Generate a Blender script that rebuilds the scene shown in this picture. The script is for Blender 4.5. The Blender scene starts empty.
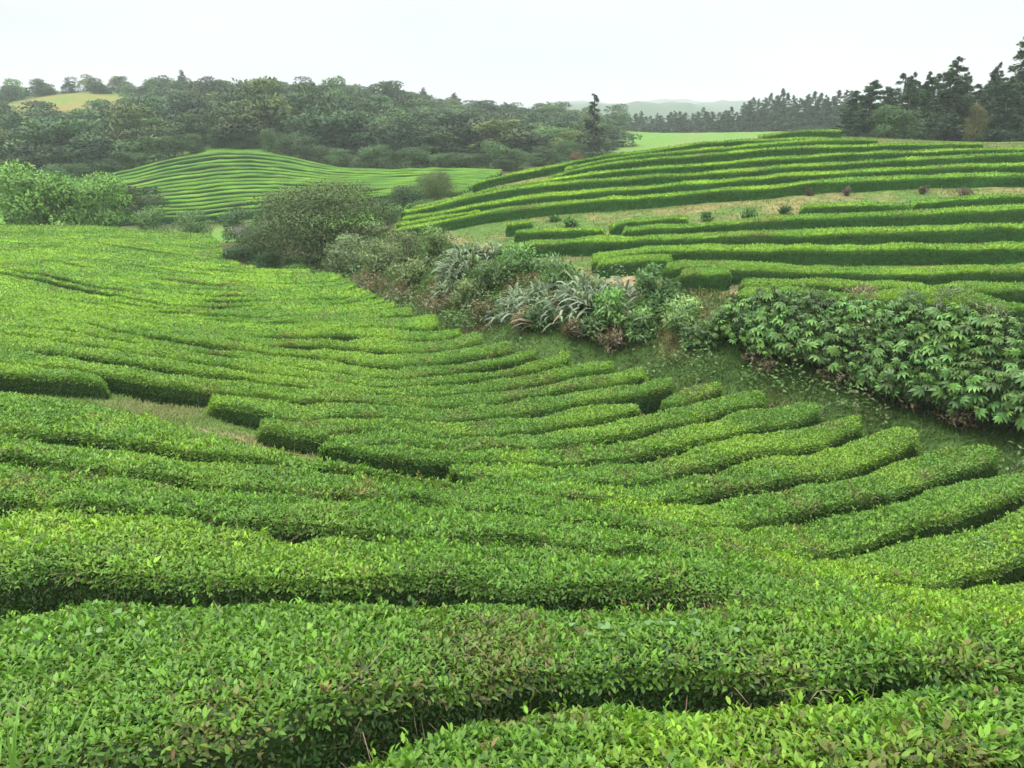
import bpy, math, random
import numpy as np
RNG=np.random.default_rng(7); random.seed(7)
S=bpy.context.scene; COL=S.collection
# ---------------------------------------------------------------- camera
W_,H_=1024,768
F=800.0; HOR=130.0; PITCH=math.atan((384-HOR)/F)
SP,CP=math.sin(PITCH),math.cos(PITCH)
cam=bpy.data.cameras.new('camera'); camo=bpy.data.objects.new('camera',cam); COL.objects.link(camo)
cam.sensor_fit='HORIZONTAL'; cam.sensor_width=36; cam.lens=36*F/W_; cam.clip_start=.05; cam.clip_end=6000
camo.location=(0,0,0); camo.rotation_euler=(math.pi/2-PITCH,0,0); S.camera=camo
# ---------------------------------------------------------------- overcast sky, weak soft sun, exposure
SUN_EL,SUN_AZ=math.radians(58),math.radians(-70)      # high, off to the left (azimuth from +Y)
w=bpy.data.worlds.new('World'); S.world=w; w.use_nodes=True
nt=w.node_tree; nt.nodes.clear(); N=nt.nodes.new; L=nt.links.new
out=N('ShaderNodeOutputWorld'); bg=N('ShaderNodeBackground'); L(bg.outputs[0],out.inputs[0])
sky=N('ShaderNodeTexSky'); sky.sky_type='NISHITA'; sky.sun_disc=False; sky.sun_elevation=SUN_EL; sky.sun_rotation=SUN_AZ
tc=N('ShaderNodeTexCoord'); sep=N('ShaderNodeSeparateXYZ'); L(tc.outputs['Generated'],sep.inputs[0])
mr=N('ShaderNodeMapRange'); mr.inputs[1].default_value=0; mr.inputs[2].default_value=1; mr.inputs[3].default_value=7.0; mr.inputs[4].default_value=40
pw=N('ShaderNodeMath'); pw.operation='POWER'; pw.inputs[1].default_value=2.2; pw.use_clamp=True; L(sep.outputs[2],pw.inputs[0]); L(pw.outputs[0],mr.inputs[0])
nz=N('ShaderNodeTexNoise'); nz.inputs['Scale'].default_value=2.2; nz.inputs['Detail'].default_value=4
mp=N('ShaderNodeMapping'); mp.inputs['Scale'].default_value=(1,1,3.5); L(tc.outputs['Generated'],mp.inputs[0]); L(mp.outputs[0],nz.inputs['Vector'])
nr=N('ShaderNodeMapRange'); nr.inputs[1].default_value=.3; nr.inputs[2].default_value=.7; nr.inputs[3].default_value=.92; nr.inputs[4].default_value=1.08
L(nz.outputs[0],nr.inputs[0])
mu=N('ShaderNodeMath'); mu.operation='MULTIPLY'; L(mr.outputs[0],mu.inputs[0]); L(nr.outputs[0],mu.inputs[1])
cl=N('ShaderNodeVectorMath'); cl.operation='SCALE'; cl.inputs[0].default_value=(.99,1.0,1.0); L(mu.outputs[0],cl.inputs['Scale'])
mx=N('ShaderNodeMix'); mx.data_type='RGBA'; mx.inputs[0].default_value=.92
L(sky.outputs[0],mx.inputs[6]); L(cl.outputs[0],mx.inputs[7]); L(mx.outputs[2],bg.inputs[0]); bg.inputs[1].default_value=.1
sd=bpy.data.lights.new('sun','SUN'); sd.energy=1.1; sd.angle=math.radians(18); sd.color=(1,.96,.9)
so=bpy.data.objects.new('sun',sd); COL.objects.link(so)
so.rotation_euler=(math.pi/2-SUN_EL,0,-SUN_AZ+math.pi) ; so.location=(0,0,30)
S.view_settings.view_transform='Standard'; S.view_settings.look='None'; S.view_settings.exposure=0.36; S.view_settings.gamma=1
S.view_settings.use_curve_mapping=False
S.render.engine='CYCLES'; S.cycles.max_bounces=6; S.cycles.diffuse_bounces=3; S.cycles.transmission_bounces=3; S.cycles.volume_bounces=1
S.cycles.use_denoising=True; S.cycles.denoiser='OPENIMAGEDENOISE'; S.cycles.denoising_input_passes='RGB_ALBEDO_NORMAL'; S.cycles.denoising_prefilter='ACCURATE'
S.cycles.sample_clamp_direct=6; S.cycles.sample_clamp_indirect=3
HAZE=.0006      # density of the air
# ---------------------------------------------------------------- terrain fit
def ray(u,v):
    u=np.asarray(u,float); v=np.asarray(v,float)
    x=(u-512)/F; y=(384-v)/F
    return x, CP+y*SP, -SP+y*CP
def cpt(u,v,D,h=0.0):
    x,y,z=ray(u,v); k=D/y
    return (float(x*k),float(D),float(z*k-h))
HT=0.85
# lower ground: spur, valley, left field, far field, wooded hills
def tea(*a): return [cpt(u,v,D,HT) for u,v,D in a]
def gnd(*a): return [cpt(u,v,D,0) for u,v,D in a]
LOW=[(0,0,-1.7),(-3,0.2,-1.7),(3,0.2,-1.7)]+tea(
 (512,768,2.2),(0,768,2.25),(1024,768,2.2),
 (700,688,2.95),(100,680,2.95),(1000,673,2.95),
 (700,599,4.3),(100,585,4.4),(400,588,4.35),(1000,622,4.4),(1150,640,4.4),(-100,590,4.4),
 (700,555,5.8),(500,540,5.7),(100,510,6.0),(300,528,5.8),
 (627,527,7.0),(500,513,7.1),(100,471,7.5),(300,491,7.2),
 (560,503,8.6),(450,485,9.1),(300,470,8.6),(100,446,9.0),(0,436,9.1),(200,455,8.8),
 (100,407,11.0),(0,394,11.2),(200,423,10.6),(340,452,10.0),
 (818,602,4.4),(818,567,7.5),(818,557,8.4),(740,541,7.6),(900,583,7.3),(1000,611,6.7),(1120,640,6.6),
 (1000,572,8.2),(1000,507,10.2),(1000,466,12.6),(1120,520,8.8),(1150,460,11.5),
 (900,538,9.2),(900,499,10.8),(900,455,13.0),
 (780,522,9.6),(780,483,11.2),(780,454,12.6),(780,424,14.3),
 (680,502,9.8),(680,450,12.4),(680,422,14.0),
 (600,487,10.2),(600,462,11.7),(600,441,13.1),(600,421,14.4),(600,403,15.7),(600,385,17.1),(600,370,18.3),(600,360,19.2),
 (450,437,13.2),(450,420,14.2),(450,404,15.2),(450,375,17.4),(450,350,19.9),(450,330,22.8),
 (300,416,13.4),(340,399,14.3),(300,376,16.4),(300,334,21.2),(300,300,27.0),(300,275,34.0),(290,262,38.5),
 (150,384,14.2),(0,362,14.9),(-120,350,15.2),
 (120,332,19.7),(100,305,24.8),(100,290,28.5),(100,272,34.0),(100,244,46.0),(100,228,57.0),
 (0,330,19.5),(0,300,25.0),(0,272,33.0),(0,240,48.0),(0,225,60.0),(-120,270,33.0),(-120,225,60.0),
 (210,345,18.7),(200,300,26.5),(200,270,35.5),(200,250,45.5),(200,236,54.0),(380,320,23.5),(350,290,29.5),
)+tea((220,404,12.7),(320,434,12.0))+tea((120,386,13.0),(0,377,13.2))+gnd(
 (1000,442,15.0),(900,412,16.2),(820,392,17.2),(740,370,18.2),(660,352,19.8),(560,342,21.2),(450,314,26.0),(400,300,29.5),(335,268,40.0),
 (1150,470,14.0),
 (130,214,86),(200,215,86),(280,206,87),(384,195,88),(470,191,88),
 (130,173,102),(215,162,104),(285,163,104),(384,172,100),(440,168,101),(500,172,98),
 (225,145,118),(265,149.5,114),(330,163,108),(180,154,114),(130,168,108),(0,172,112),(-150,175,112),
 (0,215,84),(-120,215,84),
 (0,140,150),(130,140,150),(250,135,152),(400,140,150),(520,150,145),(-150,140,150),
 (0,112,190),(70,106,190),(130,112,190),(300,110,195),(400,116,195),(500,128,190),(-150,112,190),
 (0,100,225),(80,92,225),(250,97,230),(350,100,240),(450,108,245),(560,120,220),(-150,100,225),
 (630,146,150),(700,142,150),(640,134,250),(750,131,260),(850,131,200),(600,133,250),(1000,134,200),(1150,134,200),
 (0,112,400),(250,112,420),(400,115,420),(600,128,420),(850,130,420),(1100,130,420),
 (0,121,1300),(480,112,1300),(640,106.5,1300),(760,111,1300),(1000,120,1300))
HU=.52
UPP=[cpt(u,v,D,HU) for u,v,D in (
 (1024,307,17.0),(864,297,18.6),(735,292,20.0),(1024,271,20.0),(864,272,21.2),(727,267,22.8),(637,260,24.6),
 (1024,246,23.0),(864,249,23.8),(704,249,25.2),(600,258,25.8),
 (1024,226,25.6),(864,232,26.2),(704,236,27.4),(582,241,28.2),
 (1024,208,28.2),(864,216,28.6),(704,224,29.6),(544,230,31.5),
 (1024,195,30.6),(864,205,31.0),(690,218,31.6),(520,223,34.0),
 (1024,175,35.6),(864,181,36.2),(704,192,36.4),(544,205,37.4),(471,215,38.4),(393,230,39.5),
 (1024,165,38.0),(864,171,38.6),(704,182,38.8),(544,195,39.8),(462,208,41.2),(400,218,42.2),
 (1024,154,40.8),(864,162,41.2),(704,173,41.4),(544,184,42.6),(459,199,44.0),(400,212,44.8),
 (1024,148,43.6),(864,153,44.0),(704,164,44.0),(591,173,44.6),(531,182,45.8),(450,199,46.4),
 (944,143,47.4),(864,145.5,46.8),(704,155,46.8),(583,167,47.6),(1024,145,48),
 (784,142,49.6),(704,149,49.6),(599,160,50.6),(567,168,50.0),
 (784,138,53.0),(704,143,53.0),(628,152,52.6),(544,166,51.6),(493,177,50.6),
 (763,136,56.5),(804,130.5,60.0),(843,130,60.5),(440,196,49.5))]+gnd(
 (1150,330,16.5),(1150,250,22),(1150,200,30.6),(1150,150,46),
 (1024,322,16.2),(900,312,17.6),(735,305,19.2),(640,300,22.6),(560,275,25.6),(480,258,29.5),(420,245,34.5),(350,250,40),
)+[(-10,72,-8.5),(0,76,-6.5),(8,80,-4.4),(18,82,-2.6),(30,84,-1.6),(40,86,-1.4),(60,90,-1.2),(75,95,-1.0),(-12,56,-7.6),(-9,48,-6.6),
   (20,130,-2.4),(60,140,-1.4),(100,150,-0.8),(60,200,0),(140,220,0),(30,250,0),(-30,110,-6)]
def pol(p):
    p=np.asarray(p,float); th=np.arctan2(p[:,0],p[:,1]); r=np.hypot(p[:,0],p[:,1]); return th,r
class TPS:
    def __init__(s,P,lam):
        th,r=pol(P); z=np.array([p[2] for p in P])
        s.c=np.c_[th*2.2,np.log(r+2.5)]; w=z/(r+2.5); n=len(P)
        d=np.sum((s.c[:,None]-s.c[None])**2,-1); K=.5*d*np.log(d+1e-12)+lam*np.eye(n)
        M=np.zeros((n+3,n+3)); M[:n,:n]=K; M[:n,n]=1; M[:n,n+1:]=s.c; M[n,:n]=1; M[n+1:,:n]=s.c.T
        s.w=np.linalg.solve(M,np.r_[w,0,0,0])
    def __call__(s,x,y):
        x=np.asarray(x,float); y=np.asarray(y,float); sh=x.shape; x=x.ravel(); y=y.ravel(); o=np.empty(x.size)
        for i in range(0,x.size,20000):
            X,Y=x[i:i+20000],y[i:i+20000]
            th=np.arctan2(X,Y); r=np.hypot(X,Y); tc=np.clip(th,-.8,.8)
            q0=tc*2.2; q1=np.log(r+2.5)
            d=(q0[:,None]-s.c[None,:,0])**2+(q1[:,None]-s.c[None,:,1])**2
            v=(.5*d*np.log(d+1e-12))@s.w[:-3]+s.w[-3]+s.w[-2]*q0+s.w[-1]*q1
            z=v*(r+2.5)
            f=np.clip((np.abs(th)-.8)/.7,0,1); f=f*f*(3-2*f)
            o[i:i+20000]=z*(1-f)+(-1.7)*f
        return o.reshape(sh)
low=TPS(LOW,2e-4); upp=TPS(UPP,2e-4)
# boundary of the terraced hill: bank foot (pixels on the valley floor), then round its back
def hit(u,v,h,fn):
    u=np.atleast_1d(np.asarray(u,float)); v=np.atleast_1d(np.asarray(v,float))
    x,y,z=ray(u,v); hy=np.hypot(x,y); R=np.exp(np.linspace(math.log(1.2),math.log(700),700))
    k=R[None]/hy[:,None]; X=x[:,None]*k; Y=y[:,None]*k; Z=z[:,None]*k
    g=fn(X,Y)+h-Z; inside=g>0; i=np.argmax(inside,1); bad=~inside.any(1); i=np.clip(i,1,None)
    a=np.arange(len(u)); g0=g[a,i-1]; g1=g[a,i]; t=np.clip(g0/(g0-g1+1e-9),0,1)
    r=R[i-1]+(R[i]-R[i-1])*t; r[bad]=np.nan
    k=r/hy; return np.c_[x*k,y*k,z*k]
BASE=[(1150,475),(1024,455),(980,436),(900,412),(820,392),(740,370),(660,352),(560,342),(500,328),(450,314),(400,300),(360,283),(335,268)]
bl=hit([p[0] for p in BASE],[p[1] for p in BASE],0,low)[:,:2]
LINE=np.vstack([[[60,6],[30,9]],bl,[[-11,47],[-14,56],[-13,68],[-6,80],[8,92],[30,104],[60,112],[110,118],[260,120],[400,60],[300,-20]]])
def sdist(x,y):
    x=np.asarray(x,float); y=np.asarray(y,float); sh=x.shape; P=np.c_[x.ravel(),y.ravel()]
    best=np.full(len(P),1e9); ins=np.zeros(len(P),bool)
    L=np.vstack([LINE,LINE[:1]])
    for a,b in zip(L[:-1],L[1:]):
        ab=b-a; t=np.clip(((P-a)@ab)/(ab@ab),0,1); d=np.hypot(*(P-(a+t[:,None]*ab)).T); best=np.minimum(best,d)
        c=((a[1]>P[:,1])!=(b[1]>P[:,1])); 
        with np.errstate(all='ignore'): xi=a[0]+(P[:,1]-a[1])*(b[0]-a[0])/(b[1]-a[1])
        ins^=(c&(P[:,0]<xi))
    return np.where(ins,best,-best).reshape(sh)
def ground(x,y):
    s=sdist(x,y); r=np.hypot(x,y)
    w=2.2+np.clip((r-45)*.35,0,16); t=np.clip(s/w,0,1); t=t*t*(3-2*t)
    return low(x,y)*(1-t)+upp(x,y)*t
# ---------------------------------------------------------------- helpers
def vn(x,y,seed=0):                       # value noise in [0,1]
    x=np.asarray(x,float); y=np.asarray(y,float)
    ix=np.floor(x).astype(np.int64); iy=np.floor(y).astype(np.int64); fx=x-ix; fy=y-iy
    fx=fx*fx*(3-2*fx); fy=fy*fy*(3-2*fy)
    def h(a,b):
        n=(a*374761393+b*668265263+seed*974634)&0xffffffff; n=((n^(n>>13))*1274126177)&0xffffffff; n=(n^(n>>16))&0xffff
        return n/65535.0
    return (h(ix,iy)*(1-fx)+h(ix+1,iy)*fx)*(1-fy)+(h(ix,iy+1)*(1-fx)+h(ix+1,iy+1)*fx)*fy
def fbm(x,y,seed=0,o=3):
    s=0;a=.5;t=0
    for i in range(o): s=s+a*vn(x*2**i,y*2**i,seed+i); t+=a; a*=.5
    return s/t
def mesh(name,V,Q=None,T=None,mats=(),col=None,parent=None,mi=None,smooth=False):
    V=np.asarray(V,np.float32).reshape(-1,3); m=bpy.data.meshes.new(name)
    nq=0 if Q is None else len(Q); ntr=0 if T is None else len(T)
    m.vertices.add(len(V)); m.vertices.foreach_set('co',V.ravel())
    li=[]; 
    if nq: li.append(np.asarray(Q,np.int32).ravel())
    if ntr: li.append(np.asarray(T,np.int32).ravel())
    li=np.concatenate(li); m.loops.add(len(li)); m.loops.foreach_set('vertex_index',li)
    m.polygons.add(nq+ntr); st=np.r_[np.arange(nq)*4,nq*4+np.arange(ntr)*3].astype(np.int32)
    m.polygons.foreach_set('loop_start',st)
    if mi is not None: m.polygons.foreach_set('material_index',np.asarray(mi,np.int32))
    if smooth: m.polygons.foreach_set('use_smooth',np.ones(nq+ntr,bool))
    m.update(calc_edges=True)
    if col is not None:
        a=m.color_attributes.new('col','FLOAT_COLOR','POINT'); c=np.ones((len(V),4),np.float32); c[:,:3]=col; a.data.foreach_set('color',c.ravel())
    for k in mats: m.materials.append(k)
    o=bpy.data.objects.new(name,m); COL.objects.link(o)
    if parent: o.parent=parent
    return o
def tag(o,label=None,cat=None,group=None,kind=None):
    if label: o['label']=label
    if cat: o['category']=cat
    if group: o['group']=group
    if kind: o['kind']=kind
    return o
class MB:                                  # collects pieces for one mesh
    def __init__(s): s.V=[];s.Q=[];s.C=[];s.n=0;s.N=[];s.cn=False
    def add(s,V,Q,C,NV=None):
        V=np.asarray(V,float); s.V.append(V); s.Q.append(np.asarray(Q,int)+s.n); C=np.asarray(C,float)
        s.C.append(np.broadcast_to(C,(len(V),3))); s.n+=len(V)
        s.N.append(np.zeros((len(V),3)) if NV is None else NV); s.cn|=NV is not None
    def build(s,name,mat,parent=None,smooth=False):
        o=mesh(name,np.vstack(s.V),Q=np.vstack(s.Q),mats=[mat],col=np.vstack(s.C),parent=parent,smooth=smooth or s.cn)
        if s.cn: o.data.attributes.new('custom_normal','FLOAT_VECTOR','POINT').data.foreach_set('vector',np.vstack(s.N).astype(np.float32).ravel())
        return o
def tube(mb,P,R,C,n=6):
    P=np.asarray(P,float); R=np.asarray(R,float); k=len(P)
    t=np.gradient(P,axis=0); t/=np.linalg.norm(t,axis=1)[:,None]+1e-9
    ref=np.where(np.abs(t[:,2:3])>.9,np.array([[1.,0,0]]),np.array([[0,0,1.]]))
    a=np.cross(t,ref); a/=np.linalg.norm(a,axis=1)[:,None]; b=np.cross(t,a)
    an=np.arange(n)*2*math.pi/n
    V=P[:,None]+R[:,None,None]*(np.cos(an)[None,:,None]*a[:,None]+np.sin(an)[None,:,None]*b[:,None])
    Q=[[i*n+j,i*n+(j+1)%n,(i+1)*n+(j+1)%n,(i+1)*n+j] for i in range(k-1) for j in range(n)]
    mb.add(V.reshape(-1,3),Q,C)
def unit(v): return v/(np.linalg.norm(v,axis=-1,keepdims=True)+1e-9)
def leaves(mb,P,D,U,L,Wd,C,kind='fold',bend=.25,soft=None):
    """leaf faces: base P, direction D, rough face normal U, length L, width Wd, colour C"""
    n=len(P)
    if n==0: return
    D=unit(D); Sd=unit(np.cross(D,U)); Nn=np.cross(Sd,D); L=np.broadcast_to(L,(n,))[:,None]; Wd=np.broadcast_to(Wd,(n,))[:,None]
    if kind=='fold':
        M=P+D*L*.62-Nn*L*bend*.3; T=P+D*L*(1-bend*.1)-Nn*L*bend; a=P+D*L*.27+Nn*L*.05; b=P+D*L*.64+Nn*L*(.06-bend*.3); s=Sd*Wd*.5
        V=np.stack([P,a+s*.86,b+s*.84,M,b-s*.84,a-s*.86,T],1).reshape(-1,3); i=np.arange(n)[:,None]*7
        Q=np.vstack([i+[[0,1,2,3]],i+[[0,3,4,5]],i+[[3,2,6,4]]]); Cc=np.repeat(C,7,0)
    elif kind=='strap':
        s=[0,.3,.62,.85,1]; wv=[.6,1,.85,.55,.08]; V=[]
        for a,b in zip(s,wv):
            c=P+D*L*(a-bend*.35*a*a)-np.array([0,0,1.])*L*bend*a*a*.8
            V+= [c-Sd*Wd*.5*b,c+Sd*Wd*.5*b]
        V=np.stack(V,1).reshape(-1,3); i=np.arange(n)[:,None]*10
        Q=np.vstack([i+[[2*k,2*k+1,2*k+3,2*k+2]] for k in range(4)]); Cc=np.repeat(C,10,0)
    elif kind=='blade':
        V=[]
        for a,b in zip([0,.5,1],[1,.8,.08]):
            c=P+D*L*a-np.array([0,0,1.])*L*bend*a*a
            V+= [c-Sd*Wd*.5*b,c+Sd*Wd*.5*b]
        V=np.stack(V,1).reshape(-1,3); i=np.arange(n)[:,None]*6
        Q=np.vstack([i+[[2*k,2*k+1,2*k+3,2*k+2]] for k in range(2)]); Cc=np.repeat(C,6,0)
    else:
        T=P+D*L-Nn*L*bend*.5; V=np.stack([P,P+D*L*.45+Sd*Wd*.5,T,P+D*L*.45-Sd*Wd*.5],1).reshape(-1,3)
        Q=np.arange(n)[:,None]*4+[[0,1,2,3]]; Cc=np.repeat(C,4,0)
    NV=None if soft is None else np.repeat(unit(soft[0]*soft[1]+Nn*np.sign((Nn*soft[0]).sum(1,keepdims=True)+1e-6)*(1-soft[1])),len(V)//n,0)
    mb.add(V,Q,Cc,NV)
def rdir(n,zmin=-1,zmax=1):
    z=RNG.uniform(zmin,zmax,n); a=RNG.uniform(0,2*math.pi,n); r=np.sqrt(1-z*z); return np.c_[r*np.cos(a),r*np.sin(a),z]
# ---------------------------------------------------------------- materials
def leafmat(name,trans=.3,rough=.5,spec=.35,tint=False,nscale=0,namt=0):
    m=bpy.data.materials.new(name); m.use_nodes=True; t=m.node_tree; t.nodes.clear(); N=t.nodes.new; L=t.links.new
    o=N('ShaderNodeOutputMaterial'); p=N('ShaderNodeBsdfPrincipled'); a=N('ShaderNodeAttribute'); a.attribute_name='col'
    c=a.outputs['Color']
    if tint:
        oi=N('ShaderNodeObjectInfo'); x=N('ShaderNodeMix'); x.data_type='RGBA'; x.blend_type='MULTIPLY'; x.inputs[0].default_value=1
        L(c,x.inputs[6]); L(oi.outputs['Color'],x.inputs[7]); c=x.outputs[2]
    if nscale:
        g=N('ShaderNodeNewGeometry'); nz=N('ShaderNodeTexNoise'); nz.inputs['Scale'].default_value=nscale; nz.inputs['Detail'].default_value=5; L(g.outputs['Position'],nz.inputs['Vector'])
        r=N('ShaderNodeMapRange'); r.inputs[1].default_value=.3; r.inputs[2].default_value=.7; r.inputs[3].default_value=1-namt; r.inputs[4].default_value=1+namt; L(nz.outputs[0],r.inputs[0])
        v=N('ShaderNodeVectorMath'); v.operation='SCALE'; L(c,v.inputs[0]); L(r.outputs[0],v.inputs['Scale']); c=v.outputs[0]
    L(c,p.inputs['Base Color']); p.inputs['Roughness'].default_value=rough; p.inputs['Specular IOR Level'].default_value=spec
    if trans>0:
        tr=N('ShaderNodeBsdfTranslucent'); s=N('ShaderNodeVectorMath'); s.operation='MULTIPLY'; s.inputs[1].default_value=(1.15,1.25,.75); L(c,s.inputs[0]); L(s.outputs[0],tr.inputs[0])
        ms=N('ShaderNodeMixShader'); ms.inputs[0].default_value=trans; L(p.outputs[0],ms.inputs[1]); L(tr.outputs[0],ms.inputs[2]); L(ms.outputs[0],o.inputs[0])
    else: L(p.outputs[0],o.inputs[0])
    return m
M_tea=leafmat('tea_leaf',.3,.42,.27)
M_body=leafmat('tea_canopy',0,.9,.0,nscale=9,namt=.35)
M_tree=leafmat('tree_leaf',.17,.6,.3,tint=True)
M_bark=leafmat('bark',0,.9,.2,tint=False,nscale=6,namt=.35)
M_plant=leafmat('plant_leaf',.28,.42,.4)
M_grass=leafmat('grass_blade',.3,.6,.3)
M_ground=leafmat('ground_cover',0,.95,.1,nscale=2.5,namt=.35)
# ---------------------------------------------------------------- rows of the lower field as levels over the azimuth
NTH=1180; TH=np.linspace(-.95,.95,NTH)
def pxline(pts,h=HT,fn=None):
    """a line seen on the hedge tops -> distance r over azimuth TH (nan outside)"""
    P=np.array(pts,float); s=np.linspace(0,len(P)-1,(len(P)-1)*6+1)
    q=hit(np.interp(s,range(len(P)),P[:,0]),np.interp(s,range(len(P)),P[:,1]),h,fn or low)
    th=np.arctan2(q[:,0],q[:,1]); r=np.hypot(q[:,0],q[:,1]); o=np.argsort(th); ok=~np.isnan(r[o]); return th[o][ok],r[o][ok]
def overTH(pts,h=HT,fn=None):
    th,r=pxline(pts,h,fn); return np.interp(TH,th,r)
def th_of(u): return np.arctan2(*[ray(u,400)[i] for i in (0,1)])  # rough azimuth of a column
# spur: explicit lines
LS=[ [(-150,368),(0,377),(100,388),(190,414),(250,435),(325,454),(400,463),(470,480),(560,497),(650,517),(740,543),(818,565),(940,600),(1040,622),(1150,640)],
 [(-150,384),(0,394),(50,399),(75,405),(112,409),(175,425),(260,447),(340,466),(420,480),(500,492),(560,505),(680,527),(740,546),(818,569),(940,603),(1040,625),(1150,643)],
 [(-150,428),(0,434),(62,440),(100,446),(155,452),(200,455),(260,461),(320,470),(407,480),(470,492),(560,513),(680,534),(740,550),(818,574),(940,606),(1040,628),(1150,646)],
 [(-150,452),(0,459),(75,467),(130,475),(190,483),(256,490),(340,494),(397,497),(456,507),(500,513),(560,520),(627,527),(680,540),(740,554),(818,578),(940,610),(1040,632),(1150,650)],
 [(-150,500),(25,505),(100,511),(190,514),(242,522),(275,527),(312,532),(382,536),(450,538),(518,541),(565,547),(700,557),(740,563),(818,583),(940,615),(1040,636),(1150,655)],
 [(-150,596),(0,594),(50,583),(90,582),(145,585),(235,583),(360,587),(440,590),(502,589),(565,596),(627,597),(715,599),(800,606),(900,617),(1024,631),(1150,645)],
 [(-150,840),(0,830),(200,800),(300,765),(360,742),(420,722),(470,708),(540,697),(647,690),(792,685),(862,677),(1012,672),(1150,668)]]
RS=[overTH(l) for l in LS]; RS.append(np.maximum(RS[6]-1.15,.8))
for i in range(1,len(RS)): RS[i]=np.minimum(RS[i],RS[i-1]-.25)
# valley and left field: index fitted through the dark lines seen between the rows
VG={1:[(940,590),(975,582),(1024,567),(1100,545)],2:[(818,557),(868,550),(888,540),(923,531),(968,522),(1024,502),(1100,475)],
 3:[(720,527),(787,522),(850,507),(893,500),(948,477),(1003,465)],4:[(680,502),(740,492),(785,482),(830,477),(875,465),(928,446)],
 5:[(555,479),(620,487),(687,472),(737,460),(812,450),(868,431)],6:[(560,466),(600,462),(637,460),(687,449),(762,427),(832,414)],
 7:[(495,448),(530,450),(580,445),(625,436),(650,431),(692,420)],8:[(340,432),(400,432),(437,436),(500,435),(575,425),(620,416),(650,411)],
 9:[(0,377),(60,383),(107,389),(252,413),(300,418),(345,421),(400,418),(437,421),(500,416),(555,409),(600,402),(632,399),(682,386)],
 10:[(-60,358),(0,363),(50,367.5),(100,372),(150,383),(225,390),(275,397),(340,399),(425,405),(487,402),(532,397),(575,389),(625,379),(675,374)],
 11:[(172,369),(200,375),(225,377),(250,380),(455,394),(495,389),(540,384),(587,372),(632,366)],12:[(520,372),(555,367),(600,360)],
 13:[(140,342),(172,345),(372,380),(412,377),(456,373),(487,366),(525,359),(560,347)],14:[(95,322),(120,332),(165,337),(207,344),(225,346),(320,374),(350,371),(462,361),(500,355),(532,351)],
 15:[(355,361),(405,360),(437,349),(480,342),(507,340)],16:[(245,336),(305,335),(337,334),(425,341),(462,332)],
 19:[(52,296),(132,311),(155,311),(200,314)],21:[(0,272),(37,279),(82,289),(125,296),(155,301),(205,308),(245,304)],25:[(150,276),(192,282),(230,284),(285,287)],
 32:[(10,234),(82,241),(125,246),(160,252),(212,256)],39:[(200,238)],40:[(100,229)],41:[(0,226)]}
del VG[14][4:],VG[13][0:2]
VG[14]=[(95,322),(120,332),(165,337),(207,344),(462,361),(500,355),(532,351)]; VG[13]=[(372,380),(412,377),(456,373),(487,366),(525,359),(560,347)]
VG[15]=[(437,349),(480,342),(507,340)]
gp=[];gv=[]
for k,l in VG.items():
    q=hit([p[0] for p in l],[p[1] for p in l],HT,low); gp+=q[:,:2].tolist(); gv+=[k]*len(l)
gp=np.array(gp); gv=np.array(gv,float)
class TPS2:
    def __init__(s,P,v,lam):
        s.c=s.f(P); n=len(P); d=((s.c[:,None]-s.c[None])**2).sum(-1); M=np.zeros((n+3,n+3)); M[:n,:n]=.5*d*np.log(d+1e-12)+lam*np.eye(n)
        M[:n,n]=1; M[:n,n+1:]=s.c; M[n,:n]=1; M[n+1:,:n]=s.c.T; s.w=np.linalg.solve(M,np.r_[v,0,0,0])
    def f(s,P): return np.c_[np.arctan2(P[:,0],P[:,1])*1.6,np.log(np.hypot(P[:,0],P[:,1])+2.5)]
    def __call__(s,P):
        q=s.f(P); d=((q[:,None]-s.c[None])**2).sum(-1); return (.5*d*np.log(d+1e-12))@s.w[:-3]+s.w[-3]+q@s.w[-2:]
phi=TPS2(gp,gv,4e-3)
RR=np.exp(np.linspace(math.log(4.5),math.log(80),420))
PH=np.stack([np.maximum.accumulate(phi(np.c_[math.sin(t)*RR,math.cos(t)*RR])+RR*1e-4) for t in TH])
def level(k):
    return np.array([np.interp(k,PH[i],RR,left=np.nan,right=np.nan) for i in range(NTH)])
ENDS=[(335,270),(400,303),(450,321),(507,338),(535,347),(600,357),(640,364),(680,372),(745,385),(832,404),(875,420),(935,434),(1010,452),(1060,475),(1150,500)]
far=[(-150,222),(0,222),(100,226),(160,229),(205,232),(218,238),(224,250),(235,260),(262,267),(330,269)]
RFAR=overTH(far+ENDS); RNEAR=RS[0]+.25
# ---------------------------------------------------------------- hedge builder
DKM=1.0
def tcol(x,y,top,n):
    """leaf colour: young flush on the plucked table, mature dark leaves on the flanks, with shade painted into flanks and shoulders"""
    a=fbm(x*.55,y*.55,3); b=fbm(x*1.9,y*1.9,11); c=vn(x*.16,y*.16,23)
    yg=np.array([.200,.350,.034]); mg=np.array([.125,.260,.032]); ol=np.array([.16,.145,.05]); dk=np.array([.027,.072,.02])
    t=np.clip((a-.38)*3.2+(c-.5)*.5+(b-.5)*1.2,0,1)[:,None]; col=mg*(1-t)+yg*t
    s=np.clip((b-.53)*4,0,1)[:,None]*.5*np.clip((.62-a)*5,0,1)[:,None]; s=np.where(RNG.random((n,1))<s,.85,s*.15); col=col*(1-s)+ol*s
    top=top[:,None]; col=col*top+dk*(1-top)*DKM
    j=RNG.normal(1,.17,(n,1)); return np.clip(col*j*RNG.normal(1,.05,(n,3)),.004,.9)
PROF=np.array([(0,0),(-.01,.35),(.0,.68),(.012,.87),(.05,.96),(.15,.995),(.38,1.005),(.62,1.005),(.85,.995),(.95,.96),(.988,.87),(1.0,.68),(1.01,.35),(1,0)])
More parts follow.
